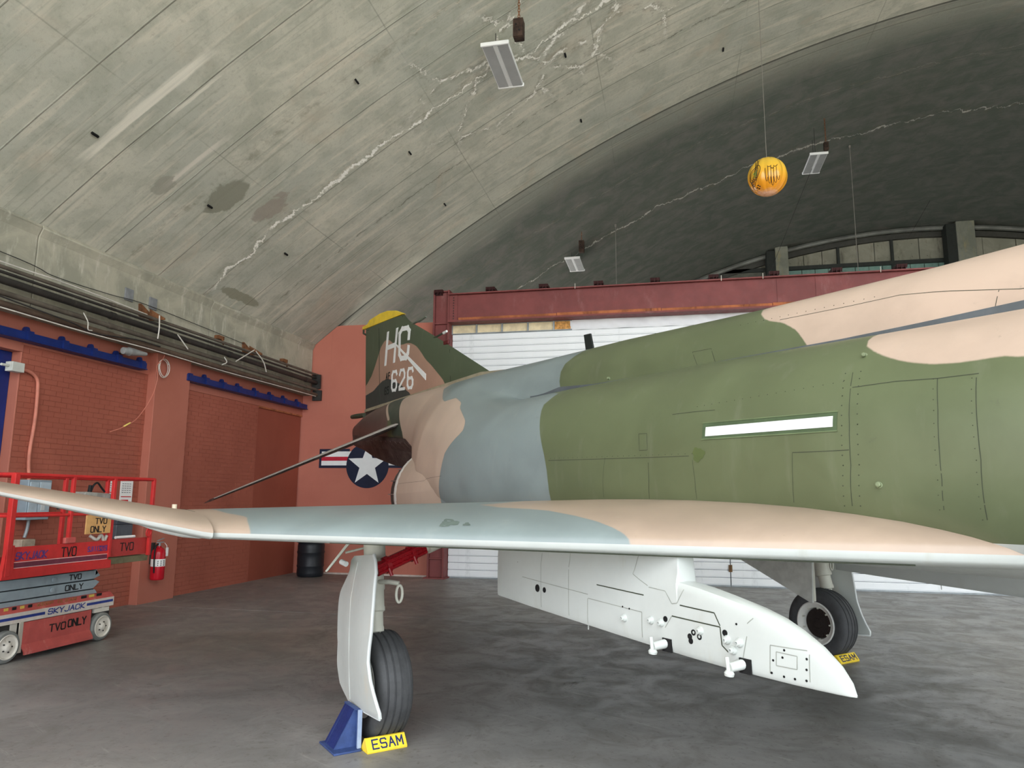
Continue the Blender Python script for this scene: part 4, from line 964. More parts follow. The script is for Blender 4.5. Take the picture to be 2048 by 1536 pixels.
# ---- main landing gear
DOOR = [(-0.325, 1.27), (-0.282, 1.304), (0.204, 1.349), (0.263, 1.313), (0.314, 1.238), (0.347, 1.021), (0.353, 0.837), (0.324, 0.713), (0.312, 0.625), (0.351, 0.504), (0.42, 0.393), (0.477, 0.309), (0.461, 0.269), (0.433, 0.264), (0.315, 0.27), (0.036, 0.246), (-0.201, 0.242), (-0.31, 0.253), (-0.46, 0.315), (-0.506, 0.45), (-0.475, 0.644), (-0.488, 0.654), (-0.509, 0.942), (-0.489, 1.019), (-0.315, 1.184)]
DOOR2 = [(-0.325, 1.27), (-0.282, 1.304), (0.06, 1.349), (0.10, 1.28), (0.13, 1.10), (0.15, 0.98), (0.17, 0.80), (0.19, 0.63), (0.24, 0.49), (0.30, 0.38), (0.35, 0.31), (0.34, 0.265), (0.28, 0.264), (0.15, 0.27), (0.036, 0.246), (-0.201, 0.242), (-0.31, 0.253), (-0.46, 0.315), (-0.506, 0.45), (-0.475, 0.644), (-0.509, 0.942), (-0.489, 1.019), (-0.315, 1.184)]
M_leg = mat('off_white_gear_paint', lin(206, 206, 192), 0.45, 0, 0.05, 5, dirt=(*lin(160, 156, 140), 0.6))
M_door = mat('gear_door_white', lin(198, 203, 198), 0.4, 0, 0.03, 2, 0.08, dirt=(*lin(208, 198, 180), 0.6))
for s in (-1, 1):
    sy = lambda y: s*abs(y); TX_ = -0.06
    leg = MB(); gk = 1.0 if s < 0 else 1.35
    leg.lathe([(a_*(gk if b_ > .21 else 1), b_) for a_, b_ in [(.084, 0), (.084, .20), (.088, .20), (.088, .23), (.066, .24), (.066, .42), (.072, .42), (.072, .45), (.064, .46), (.064, .58), (.068, .58), (.068, .61), (.052, .62), (.052, .72), (.056, .73), (.056, .76), (.036, .77), (.036, 1.05)]], (-0.21, sy(2.755), 1.50), (0.22, s*0.02, -1), 24)
    LG = leg.build('main_gear_leg', M_leg, JET, smooth=40)
    MB().cyl((TX_, sy(2.80), 0.385), (TX_, sy(2.70), 0.385), 0.05, n=20).cyl((-0.05, sy(2.80), 0.30), (-0.02, sy(2.78), 0.62), 0.05, 0.045, n=14).build('axle', M_leg, LG, smooth=40)
    R = 0.385; W = 0.135; TX = -0.06; TY = 2.735 if s < 0 else 2.665; prof = [(0.20, -W*.72), (0.235, -W*.92), (0.30, -W), (0.345, -W*.93), (0.368, -W*.8)]
    y_ = -W*.72
    for g in (-0.55, -0.18, 0.18, 0.55):
        yy = g*W*1.05; rr = R-0.012*(abs(g)/.6)**2
        prof += [(rr, yy-0.009), (rr-0.011, yy-0.005), (rr-0.011, yy+0.005), (rr, yy+0.009)]
    prof += [(0.368, W*.8), (0.345, W*.93), (0.30, W), (0.235, W*.92), (0.20, W*.72)]
    ty = MB().lathe(prof, (TX, sy(TY), R), (0, 1, 0), 72).build('tyre', M_tyre, LG, smooth=35)
    rim = MB(); i_ = -s  # inner side faces the centreline
    rim.lathe([(0.225, .10), (0.238, .122), (0.240, .134), (0.228, .140), (0.205, .128), (0.190, .112), (0.176, .108), (0.170, .092), (0.168, .0), (0.168, -.09), (0.19, -.11), (0.226, -.128), (0.205, -.10)], (TX, sy(TY), R), (0, i_, 0), 48)
    RM = rim.build('wheel_rim', mat('grey_white_rim', lin(226, 226, 218), 0.5, 0.0, 0.04, 6), LG, smooth=35)
    MB().lathe([(0.16, .0), (0.16, .07), (0.06, .085), (0.05, .10), (0.0005, .10)], (TX, sy(TY), R), (0, i_, 0), 32).build('brake_housing', mat('brake_dark_brown', lin(42, 34, 30), 0.8), RM, smooth=30)
    mb = MB()
    for k in range(24):
        a = 2*PI*k/24; M_ = Matrix.Translation((0.015, sy(2.69)+i_*0.088, R))@Matrix.Rotation(a, 4, 'Y'); mb.box((0.05, -0.012, -0.003), (0.160, 0.014, 0.003), M_)
    mb.build('brake_fins', mat('brake_fin_brown', lin(74, 56, 46), 0.7), RM, kind='stuff')
    for k in range(9):
        a = 2*PI*k/9; MB().cyl((TX+0.172*math.cos(a), sy(TY)+i_*.10, R+0.172*math.sin(a)), (TX+0.172*math.cos(a), sy(TY)+i_*.125, R+0.172*math.sin(a)), 0.010, n=8).build('rim_bolt', M_leg, RM)
    # strut door: bowed plate with a thick rolled front edge
    D_ = DOOR if s < 0 else DOOR2
    def dy(x, z): return 2.955-0.055*(abs(z-0.75)/0.6)**2+0.02*math.sin(x*5)-max(0, -x-0.22)*0.12
    mb = MB(); dp = np.array(D_); n = len(D_)
    zs_ = np.linspace(0.245, 1.345, 30); rows_o, rows_i = [], []
    for z in zs_:
        xi = []
        for a, b in zip(D_, D_[1:]+D_[:1]):
            if (a[1]-z)*(b[1]-z) <= 0 and a[1] != b[1]: xi.append(a[0]+(b[0]-a[0])*(z-a[1])/(b[1]-a[1]))
        if len(xi) < 2: continue
        x0, x1 = min(xi), max(xi); xs_ = np.linspace(x0, x1, 14)
        rows_o.append([(x, s*(dy(x, z)+0.010), z) for x in xs_]); rows_i.append([(x, s*(dy(x, z)-0.014), z) for x in xs_])
    mb.grid(rows_o); mb.grid(rows_i, flip=True)
    for j in (0, -1):
        mb.grid([[r[j] for r in rows_o], [r[j] for r in rows_i]])
        mb.grid([rows_o[j], rows_i[j]])
    DR = mb.build('gear_door', M_door, LG, smooth=35)
    MB().tube([(r[-1][0]-0.006, r[-1][1]-s*0.012, r[-1][2]) for r in rows_o], 0.013, 8).build('door_edge', M_white, DR, smooth=50)
    MB().tube([(x-0.0, s*(dy(x, z)+0.011), z) for x, z in [(-0.12, 1.27), (-0.16, 1.0), (-0.13, 0.7), (-0.14, 0.4), (-0.16, 0.27)]], 0.004, 6).build('door_crease', M_door, DR, smooth=50)
    # torque link, tie-down ring, small bits
    MB().prism([(0.04, 0.60), (0.14, 0.78), (0.10, 0.82), (0.0, 0.64)], lambda a, b, d: (a-0.16, d, b), sy(2.75), sy(2.79)).prism([(-0.06, 0.78), (-0.02, 0.82), (-0.14, 1.0), (-0.18, 0.96)], lambda a, b, d: (a, d, b), sy(2.75), sy(2.79)).build('torque_link', M_leg, LG, bevel=0.004)
    MB().tube([(-0.08, sy(2.76), 1.12), (0.04, sy(2.72), 1.13), (0.09, sy(2.66), 1.12)], 0.018, 8).tube([(0.10+0.0*math.cos(a), sy(2.66)+s*-0.035*math.sin(a)*0.7, 1.045+0.062*math.cos(a)) for a in np.linspace(0, 2*PI, 20, endpoint=False)], 0.011, 8, closed=True).build('tie_down_ring', M_leg, LG, smooth=50)
    # side brace going inboard
    MB().cyl((0.12, sy(2.88 if s < 0 else 2.8), 1.225), (0.06, sy(2.10), 1.50), 0.038, n=16).cyl((0.10, sy(2.44), 1.385), (0.07, sy(2.20), 1.47), 0.055, n=16).build('side_brace', M_leg, JET, smooth=40)
    # doors fixed to the wing
    if s > 0: MB().prism([(0.643, 0.766), (0.668, 0.768), (0.70, 1.46), (-1.02, 1.46), (-0.216, 1.125)], lambda a, b, d: (a, d, b), sy(1.49), sy(1.515)).build('inner_gear_door', M_door if s < 0 else mat('grey_white_paint', lin(196, 198, 192), 0.45), JET, bevel=0.005)
    if s > 0: MB().box((0.655, sy(1.52)-0.015, 0.78), (0.68, sy(1.52)+0.015, 1.45)).build('inner_door_edge', M_leg, JET, bevel=0.004)
    od = MB().prism([(2.90, 1.47), (3.125, 1.20), (3.14, 1.205), (2.93, 1.47)], lambda a, b, d: (-0.2-d*.94, s*(a-d*.34), b-d*.08), 0, 0.45).build('outer_gear_door', M_leg, JET)
    MB().cyl((-0.16, sy(3.03), 1.275), (-0.10, sy(3.01), 1.26), 0.020, n=12).build('door_knob', M_white, od, smooth=40)
    MB().cyl((-0.3, sy(2.95), 1.33), (-0.25, sy(2.79), 1.37), 0.009, n=8).build('door_rod', M_leg, od)
# underbelly blisters seen under the far wing
MB().tube([(2.2, 1.45, 1.40), (3.2, 1.3, 1.39), (4.2, 1.2, 1.38)], [0.02, 0.04, 0.03], 10).build('belly_fairing', M_under, JET, smooth=50)
# nose gear, out of frame
NG = MB().cyl((7.05, 0, 1.6), (7.1, 0, 0.3), 0.06, n=16).cyl((7.1, -0.13, 0.24), (7.1, 0.13, 0.24), 0.03, n=12).build('nose_gear_leg', M_leg, JET, smooth=40)
for s in (-1, 1): MB().lathe([(0.10, -.05), (0.17, -.06), (0.215, -.05), (0.23, 0), (0.215, .05), (0.17, .06), (0.10, .05)], (7.1, s*0.13, 0.23), (0, 1, 0), 32).build('nose_tyre', M_tyre, NG, smooth=40)

def jet_to_world(x, y, z):
    c_, s_ = math.cos(-0.78969113), math.sin(-0.78969113); return (-0.20429+c_*x-s_*y, 7.26647+s_*x+c_*y, z)
def jet_place(o, x, y, z=0.0):
    o.location = jet_to_world(x, y, z); o.rotation_euler = (0, 0, -0.78969113)

# red lock sleeve clamped over the near side brace
lk = thing('ground_lock', 'red ground safety lock clamped over the brace beside the near wheel leg', 'safety lock'); jet_place(lk, 0, 0)
M_lock = mat('crimson_lock_paint', lin(150, 14, 26), 0.3, 0, 0.12, 8)
a, b = Vector((0.125, -2.865, 1.232)), Vector((0.10, -2.47, 1.378)); d = (b-a)
MB().cyl(a, b, 0.053, n=10).build('sleeve', M_lock, lk, smooth=30)
up = Vector((1, 0, 0)); sd = d.cross(up).normalized()
for k in (-1, 0, 1):
    MB().cyl(a+up*0.045+sd*0.028*k, b+up*0.045+sd*0.028*k, 0.012, n=8).build('rib', M_lock, lk, smooth=40)
for t in (0.22, 0.74):
    p = a+d*t; MB().cyl(p-d.normalized()*0.018, p+d.normalized()*0.018, 0.064, n=12).cyl(p+up*0.05+Vector((0, 0, -0.02)), p+up*0.06+Vector((0, 0.02, -0.075)), 0.014, n=8).build('clamp', M_lock, lk, smooth=30)

# ---- chocks and the blue wheel stand
def chock(name_lab, y0, y1, dx):
    t = thing('wheel_chock', name_lab, 'chock', group='wheel chocks'); jet_place(t, 0, 0)
    P = [(0.12+dx, 0), (0.255+dx, 0), (0.258+dx, 0.015), (0.200+dx, 0.088), (0.182+dx, 0.088)]
    MB().prism(P, lambda a, b, d: (a, d, b), y0, y1).build('block', M_yel, t, bevel=0.003)
    sl = math.hypot(0.058, 0.073); ux, uz = -0.058/sl, 0.073/sl; L = y1-y0
    fn = lambda a, b, d: (0.258+dx+ux*(b+0.014)+uz*d, y0+0.045+a, 0.015+uz*(b+0.014)-ux*d)
    mb = MB(); w = (L-0.075-3*0.016)/4; stroke_text(mb, 'ESAM', fn, 0.062, w*.95, 0.019, 0.0095, -0.001, 0.0025)
    mb.build('lettering', mat('navy_letter_paint', lin(30, 44, 92), 0.5), t, smooth=0); return t
chock('yellow wheel chock lettered ESAM in front of the near tyre', -2.93, -2.63, 0)
chock('yellow wheel chock lettered ESAM in front of the far tyre', 2.50, 2.84, 0.0)
M_stand = mat('blue_stand_paint', lin(56, 76, 124), 0.5, 0, 0.15, 8, 0.2, dirt=(*lin(80, 100, 140), 0.6))
ws = thing('wheel_stand', 'blue welded steel stand supporting the near wheel axle', 'stand'); jet_place(ws, 0, 0)
MB().box((-0.15, -3.14, 0), (0.17, -2.94, 0.014)).build('base_plate', M_stand, ws, bevel=0.003)
MB().box((-0.10, -2.955, 0.014), (0.13, -2.94, 0.27)).build('upright_plate', M_stand, ws, bevel=0.003)
MB().box((0.13, -2.965, 0.014), (0.15, -2.935, 0.27)).build('upright_flange', mat('pale_blue_edge', lin(150, 166, 190), 0.5), ws, bevel=0.003)
for x in (0.07, -0.09):
    MB().prism([(-3.11, 0.014), (-2.955, 0.014), (-2.955, 0.265), (-2.965, 0.265)], lambda a, b, d: (d, a, b), x, x+0.012).build('gusset', M_stand, ws)
MB().prism([(-3.11, 0.014), (-2.965, 0.265), (-2.955, 0.265), (-3.095, 0.014)], lambda a, b, d: (d, a, b), -0.12, 0.06).build('sloped_plate', mat('dark_blue_stand_paint', lin(28, 44, 100), 0.5), ws)
MB().box((-0.12, -2.975, 0.262), (0.12, -2.94, 0.272)).build('saddle', M_stand, ws, bevel=0.003)
# ================================================================ roundel on the end wall
ins = thing('wall_insignia', 'blue disc with white star and striped side bars painted on terracotta end wall', 'emblem', (-6.97, 15.995, 2.505))
M_iw = mat('insignia_white', lin(236, 240, 240), 0.5, 0, 0.02); M_ir = mat('insignia_red', lin(190, 40, 60), 0.5, 0, 0.04)
def disc2(r, n=64): return [(r*math.cos(2*PI*k/n), r*math.sin(2*PI*k/n)) for k in range(n)]
F2 = lambda a, b, d: (a, -d, b)
MB().prism(disc2(0.535), F2, 0, 0.004).build('blue_disc', M_navy, ins)
for s in (-1, 1):
    xa, xb = sorted((s*0.46, s*1.235)); MB().prism([(xa, -0.065), (xb, -0.065), (xb, 0.385), (xa, 0.385)], F2, 0, 0.003).build('side_bar', M_navy, ins)
    xa, xb = sorted((s*0.42, s*1.175)); MB().prism([(xa, -0.005), (xb, -0.005), (xb, 0.325), (xa, 0.325)], F2, 0.003, 0.0055 if True else 0).build('white_band', M_iw, ins)
    MB().prism([(xa, 0.105), (xb, 0.105), (xb, 0.20), (xa, 0.20)], F2, 0.0055, 0.0065).build('red_stripe', M_ir, ins)
MB().prism(disc2(0.53), F2, 0.0065, 0.0075).build('blue_disc', M_navy, ins)
MB().prism([((0.505 if k % 2 == 0 else 0.205)*math.cos(PI/2+k*PI/5), (0.505 if k % 2 == 0 else 0.205)*math.sin(PI/2+k*PI/5)) for k in range(10)], F2, 0.0075, 0.009).build('star', M_iw, ins)

# ================================================================ pipes, cables and fittings along the left wall
def pipe(z, r, M, lab, y0=2.0, y1=15.93, x=-8.30, tilt=0.0):
    mb = MB().cyl((x, y0, z), (x, y1, z+tilt), r, n=14)
    for yy in np.arange(3.1, y1, 3.05): mb.cyl((x, yy, z+tilt*(yy-y0)/(y1-y0)), (x, yy+0.09, z+tilt*(yy-y0)/(y1-y0)), r*1.18, n=14)
    o = mb.build('wall_pipe', M, smooth=40); tag(o, lab, 'pipe', 'pipes along the left wall')
pipe(4.62, .026, M_pipe, 'thin rusty pipe along left wall, topmost of the bundle', tilt=0.05)
pipe(4.565, .020, M_pipe2, 'thin black pipe along left wall, just under the topmost pipe', tilt=0.02, y1=15.85)
pipe(4.47, .050, M_pipe2, 'thick dark grey pipe along left wall, third from the top', tilt=0.0)
pipe(4.315, .038, M_pipe, 'brown mid-sized pipe along left wall, second from the bottom', tilt=0.0, x=-8.32)
pipe(4.165, .045, mat('rust_brown_pipe', lin(92, 76, 64), 0.6, 0.2, 0.2, 3, dirt=(*lin(122, 116, 106), 0.7)), 'rust brown pipe along left wall, lowest of the bundle', tilt=0.02, x=-8.32)
def cable(name, pts, r, M, lab, cat='cable', n=8, grp=None):
    o = MB().tube(curve_pts(pts, n), r, 6).build(name, M, smooth=60); return tag(o, lab, cat, grp)
cable('strung_wire', [(-8.45, 3.0, 4.95), (-8.45, 7.41, 4.88), (-8.45, 8.28, 4.81), (-8.45, 9.31, 4.84), (-8.45, 10.08, 4.89), (-8.45, 11.85, 4.86), (-8.45, 13.0, 4.83)], 0.006, M_dsteel, 'thin dark wire strung along the pale concrete band above the pipes', 'wire')
cable('strung_cable', [(-8.27, 4.0, 4.68), (-8.27, 7.3, 4.69), (-8.25, 8.3, 4.70), (-8.30, 9.98, 4.68)], 0.009, M_wcable, 'pale cable lying along the topmost pipe at the upper left')
cable('strung_cable', [(-8.24, 4.0, 4.12), (-8.24, 7.36, 4.10), (-8.24, 8.7, 4.09), (-8.26, 10.2, 4.12), (-8.28, 12, 4.11), (-8.28, 14, 4.13), (-8.28, 15.8, 4.14)], 0.009, M_wcable, 'pale cable running under the lowest pipe along the left wall')
cable('sagging_cable', [(-8.25, 6.5, 4.30), (-8.24, 7.6, 4.22), (-8.23, 8.4, 4.17), (-8.25, 8.9, 4.12), (-8.24, 9.7, 4.20), (-8.26, 10.3, 4.21)], 0.010, M_dsteel, 'dark cable sagging between the two lowest pipes at the left')
cable('pipe_tie', [(-8.27, 8.66, 4.37), (-8.20, 8.68, 4.24), (-8.20, 8.70, 4.13), (-8.205, 8.78, 4.13)], 0.008, M_wcable, 'short white tie wrapped round the lower pipes', 'tie')
for lab, pts in (('white fluorescent rod hanging off the brown pipe right of the coiled cable', [(-8.24, 10.68, 4.50), (-8.22, 10.95, 4.30)]), ('pale rod leaning from the far rusty bracket down to the left', [(-8.22, 13.0, 4.70), (-8.22, 12.39, 4.35)]),
                 ('pale cable hanging right of the far rusty bracket', [(-8.25, 13.10, 4.70), (-8.20, 13.32, 4.52), (-8.22, 13.49, 4.33)]), ('white hook hanging on the lower pipes beyond the pilaster', [(-8.28, 12.10, 4.38), (-8.22, 12.10, 4.28), (-8.25, 12.0, 4.21)]),
                 ('pair of pale hanger wires below the near rusty bracket', [(-8.26, 10.22, 4.72), (-8.22, 10.19, 4.5), (-8.24, 10.20, 4.32)])):
    o = MB().tube(curve_pts(pts, 5), 0.011, 8).build('hanging_rod', M_wcable, smooth=60); tag(o, lab, 'rod')
for y, z, lab in ((10.0, 4.88, 'triangular rusty bracket on the concrete band above the coiled cable'), (12.98, 4.87, 'triangular rusty bracket on the concrete band nearer the end wall')):
    br = thing('pipe_bracket', lab, 'bracket', group=None)
    MB().prism([(y, z), (y+0.03, z), (y+0.38, z-0.16), (y+0.38, z-0.20), (y+0.02, z-0.20)], lambda a, b, d: (d, a, b), -8.50, -8.46).build('back_plate', M_rust, br)
    MB().prism([(-8.50, z-0.02), (-8.20, z-0.19), (-8.20, z-0.22), (-8.50, z-0.22)], lambda a, b, d: (a, d, b), y+0.27, y+0.29).build('arm', M_rust, br)
for y, lab in ((9.76, 'left one of the two grey plates on the concrete band'), (10.32, 'right one of the two grey plates on the concrete band')):
    tag(MB().box((-8.50, y-0.09, 4.86), (-8.475, y+0.09, 5.06)).build('blanking_plate', mat('slate_plate', lin(128, 130, 132), 0.6), bevel=0.004), lab, 'plate', 'grey plates on the concrete band')
for y, lab in ((12.15, 'small rusty pipe hanger on the band between the two rusty brackets'), (14.55, 'small rusty pipe hanger on the band nearest the end wall')):
    tag(MB().box((-8.5, y-0.09, 4.74), (-8.40, y+0.09, 4.81)).cyl((-8.41, y+0.02, 4.78), (-8.38, y+0.04, 4.64), 0.014, n=8).build('pipe_hanger', M_rust), lab, 'hanger', None)
for y, z, lab in ((15.86, 4.50, 'black pipe support at the end wall corner, upper one'), (15.93, 4.22, 'black pipe support at the end wall corner, lower one')):
    tag(MB().box((-8.42, y-0.03, z-0.17), (-8.2, y+0.03, z+0.17 if z > 4.4 else z+0.08)).build('pipe_support', M_dsteel), lab, 'support')
fl_ = thing('flood_lamp', 'grey floodlight mounted under the pipes beside the pilaster', 'lamp')
MB().cyl((-8.38, 9.62, 4.01), (-8.37, 9.75, 4.02), 0.055, 0.06, 14).cyl((-8.38, 9.74, 4.02), (-8.37, 10.12, 4.05), 0.07, 0.03, 16).build('housing', mat('weathered_grey_lamp', lin(150, 152, 150), 0.6, 0.1, 0.15, 10), fl_, smooth=40)
MB().cyl((-8.69, 9.9, 4.03), (-8.39, 9.9, 4.03), 0.014, n=8).build('bracket', M_dsteel, fl_)
hc = thing('hanging_cable', 'coiled pale cable hanging from the pipes over the pilaster', 'cable')
MB().tube(curve_pts([(-8.34, 10.2, 4.15), (-8.36, 10.40, 4.18), (-8.40, 10.60, 4.16), (-8.44, 10.60, 4.04), (-8.47, 10.52, 3.93), (-8.47, 10.56, 3.74), (-8.48, 10.48, 3.41), (-8.52, 10.24, 3.02), (-8.56, 9.98, 2.84), (-8.60, 9.75, 2.74)], 8), 0.007, 6).build('strand', M_conduit, hc, smooth=60)
ring = []
for k in range(66):
    a = 2*PI*k/22; ring.append((-8.47+0.02*math.sin(a*0.37), 10.70+0.125*math.cos(a+0.5)*(1+0.08*math.sin(k*0.3)), 3.92+0.155*math.sin(a+0.5)*(1+0.06*math.cos(k*0.21))))
MB().tube(ring, 0.006, 6).build('coil', M_wcable, hc, smooth=60)
MB().cyl((-8.535, 10.10, 2.92), (-8.56, 9.99, 2.85), 0.013, n=8).build('yellow_tag', mat('pale_yellow_tag', lin(226, 200, 110), 0.6), hc)
# blue sliding-door rails with clips
M_blue2 = mat('rail_blue_paint', lin(22, 42, 104), 0.45, 0, 0.12, 4)
for ya, yb2, clips, lab in ((4.0, 10.36, [4.9, 5.6, 6.3, 6.95, 7.5, 8.06, 8.66, 9.2, 9.72, 10.25], 'blue door rail on the left brick wall before the pilaster'), (11.42, 15.89, [11.48, 11.98, 12.53, 13.06, 13.67, 14.27, 14.85, 15.47], 'blue door rail between the pilaster and the end wall')):
    rt = thing('door_rail', lab, 'rail')
    MB().box((-8.70, ya, 3.845), (-8.53, yb2, 3.95)).box((-8.69, ya, 3.83), (-8.51, yb2, 3.85)).build('rail_box', M_blue2, rt, bevel=0.006)
    cm = MB().box((-8.70, -0.045, 3.84), (-8.50, 0.045, 3.965)).prism([(-0.05, 3.965), (0.05, 3.965), (0.035, 4.01), (0.02, 4.03), (-0.02, 4.03), (-0.035, 4.01)], lambda a, b, d: (d, a, b), -8.62, -8.57).mesh('clip', M_blue2)
    for yc in clips: instance('clip', cm, rt, (0, yc, 0))
# conduit, junction box, switch box
tag(MB().box((-8.72, 7.92, 3.40), (-8.60, 8.11, 3.53)).cyl((-8.66, 7.80, 3.47), (-8.66, 7.92, 3.47), 0.02, n=8).build('junction_box', mat('pale_grey_box', lin(196, 198, 190), 0.5, 0, 0.06, 8), bevel=0.006), 'small pale grey junction box beside the blue door frame', 'box')
tag(MB().tube(curve_pts([(-8.66, 8.10, 3.45), (-8.66, 8.26, 3.44), (-8.66, 8.38, 3.36), (-8.66, 8.41, 3.20), (-8.66, 8.42, 2.8), (-8.67, 8.40, 2.3), (-8.66, 8.43, 1.965)], 8), 0.024, 10).build('conduit', M_conduit, smooth=60), 'painted conduit bending down from junction box to grey switch box', 'conduit')
eb = thing('switch_box', 'grey electrical disconnect box on the brick wall behind the lift', 'box')
M_eb = mat('grey_blue_enclosure', lin(142, 156, 164), 0.45, 0.1, 0.05, 6)
MB().box((-8.70, 8.28, 1.42), (-8.50, 8.66, 1.96)).build('enclosure', M_eb, eb, bevel=0.008)
MB().box((-8.50, 8.30, 1.46), (-8.485, 8.44, 1.93)).box((-8.50, 8.455, 1.46), (-8.485, 8.64, 1.93)).build('cover', mat('light_blue_cover', lin(170, 184, 192), 0.4), eb, bevel=0.004)
MB().box((-8.485, 8.50, 1.55), (-8.482, 8.56, 1.64)).build('white_label', M_white, eb)
MB().tube([(-8.52, 8.68, 1.62), (-8.46, 8.72, 1.66), (-8.44, 8.75, 1.56)], 0.018, 8).build('handle', M_dsteel, eb)
jb = thing('outlet_box', 'round grey socket fitting under the switch box on brick wall', 'socket')
MB().tube(curve_pts([(-8.62, 8.46, 1.415), (-8.62, 8.45, 1.30), (-8.62, 8.42, 1.18)], 6), 0.022, 10).build('conduit', M_galv, jb, smooth=60)
MB().box((-8.70, 8.33, 1.02), (-8.56, 8.55, 1.16)).build('box', mat('tan_box', lin(176, 160, 140), 0.6, 0, 0.15, 12), jb, bevel=0.01)
MB().cyl((-8.62, 8.44, 1.04), (-8.60, 8.44, 0.92), 0.055, 0.065, 18).build('socket', M_galv, jb, smooth=40)
M_paper = mat('white_poster_paper', lin(238, 236, 232), 0.7, 0, 0.02); M_pr = mat('poster_red_print', lin(200, 40, 50), 0.6); M_pk = mat('poster_grey_print', lin(110, 110, 112), 0.7)
for y0, y1, z0, z1, lab in ((10.20, 10.47, 1.63, 2.0, 'white instruction sheet with red footer on the wall, right one'), (9.92, 10.08, 1.70, 2.0, 'narrow white sheet on the wall left of the red-footed poster')):
    ps = thing('poster', lab, 'poster')
    MB().box((-8.70, y0, z0), (-8.688, y1, z1)).build('sheet', M_paper, ps)
    MB().box((-8.688, y0+0.02, z0+0.10), (-8.6865, y1-0.02, z0+0.115)).build('red_rule', M_pr, ps)
    MB().box((-8.688, y0+0.03, z0+0.035), (-8.6865, y0+(y1-y0)*0.7, z0+0.06)).build('red_print', M_pr, ps)
    mb = MB()
    for k in range(5):
        for q in range(4):
            a = y0+0.03+(y1-y0-0.06)*q/4; mb.box((-8.688, a, z1-0.06-k*0.035), (-8.6866, a+(y1-y0-0.06)/4*0.7, z1-0.05-k*0.035))
    mb.build('print_lines', M_pk, ps, kind='stuff')
db = thing('document_box', 'dark grey plastic box hung on the wall below the posters', 'box')
MB().box((-8.683, 10.06, 1.08), (-8.58, 10.42, 1.30)).build('body', mat('charcoal_plastic', lin(86, 90, 96), 0.5), db, bevel=0.008)
MB().box((-8.683, 10.05, 1.30), (-8.57, 10.43, 1.41)).build('lid', mat('slate_plastic', lin(70, 74, 82), 0.45), db, bevel=0.008)
# fire extinguisher
fe = thing('fire_extinguisher', 'red fire extinguisher hanging on the terracotta pilaster', 'extinguisher', (-8.40, 10.86, 0.38))
M_fe = mat('extinguisher_red', lin(186, 22, 38), 0.2, 0, 0.04, 3, 0)
MB().lathe([(.001, 0), (.095, 0), (.108, .015), (.11, .03), (.11, .43), (.10, .47), (.07, .51), (.035, .53), (.03, .55), (.001, .55)], (0, 0, 0), (0, 0, 1), 32).build('cylinder', M_fe, fe, smooth=40)
MB().lathe([(.1105, .22), (.1125, .22), (.1125, .34), (.1105, .34)], (0, 0, 0), (0, 0, 1), 32).build('label_band', M_paper, fe, smooth=40)
mb = MB()
for k in range(3):
    for q in range(3): 
        a = -0.9+q*0.42; mb.box((0.113*math.cos(a)-0.003, 0.113*math.sin(a)-0.012, .235+k*.032), (0.113*math.cos(a)+0.003, 0.113*math.sin(a)+0.012, .252+k*.032))
mb.build('label_print', M_pk, fe, kind='stuff')
MB().cyl((0, 0, .55), (0, 0, .60), 0.022, n=12).box((-0.02, -0.05, .60), (0.02, 0.09, .615)).prism([(-0.05, .63), (0.10, .665), (0.10, .675), (-0.05, .645)], lambda a, b, d: (d, a, b), -0.012, 0.012).build('valve', M_galv, fe)
MB().tube(curve_pts([(0.0, -0.03, .58), (0.03, -0.12, .55), (0.03, -0.14, .42), (0.03, -0.128, .2), (0.03, -0.12, .12)], 6), 0.012, 8).build('hose', M_black, fe, smooth=50)
MB().tube([(0.06, 0.05, .60), (0.09, 0.07, .55), (0.10, 0.08, .42)], 0.004, 5).box((0.095, 0.045, .38), (0.10, 0.105, .52)).build('inspection_tag', M_paper, fe)
MB().box((-0.15, -0.03, .25), (-0.10, 0.03, .60)).build('wall_bracket', M_dsteel, fe)
# barrel
ba = thing('barrel', 'black plastic barrel standing in the corner by the end wall', 'barrel', (-7.98, 15.38, 0))
MB().lathe([(.001, .01), (.27, .01), (.285, .03), (.295, .10), (.285, .20), (.30, .23), (.30, .245), (.29, .27), (.295, .40), (.29, .50), (.305, .53), (.305, .545), (.292, .57), (.295, .68), (.28, .74), (.25, .755)], (0, 0, 0), (0, 0, 1), 40).build('drum', mat('black_plastic_drum', lin(34, 37, 42), 0.4, 0, 0.1, 5), ba, smooth=50)
MB().lathe([(.285, .745), (.31, .745), (.315, .765), (.31, .785), (.28, .785), (.26, .77), (.001, .77)], (0, 0, 0), (0, 0, 1), 40).build('rim_lid', mat('black_lid', lin(28, 30, 34), 0.4), ba, smooth=50)

# ================================================================ scissor lift
LX = -6.90; SL = thing('scissor_lift', 'red and grey scissor lift parked by the left brick wall', 'lift')
M_lred = mat('lift_red', lin(196, 48, 46), 0.5, 0, 0.08, 5, 0.1, 0.002, dirt=(*lin(150, 40, 38), 0.5))
M_lred2 = mat('faded_lift_red', lin(184, 84, 78), 0.6, 0, 0.1, 4, 0.15, 0.002, dirt=(*lin(208, 150, 140), 0.8))
M_arm = mat('lift_grey_blue', lin(148, 162, 168), 0.5, 0.05, 0.06, 6, 0.1, 0.002, dirt=(*lin(120, 128, 130), 0.5))
M_lw = mat('chalky_wheel_white', lin(214, 208, 196), 0.6, 0, 0.06, 8, dirt=(*lin(170, 158, 140), 0.7))
M_purp = mat('faded_violet_print', lin(84, 58, 120), 0.6); M_ink = mat('stencil_black', lin(30, 28, 28), 0.7); M_lblue = mat('stripe_blue', lin(40, 58, 130), 0.5)
FY = lambda a, b, d: (d, a, b)   # profile in y,z pushed along x
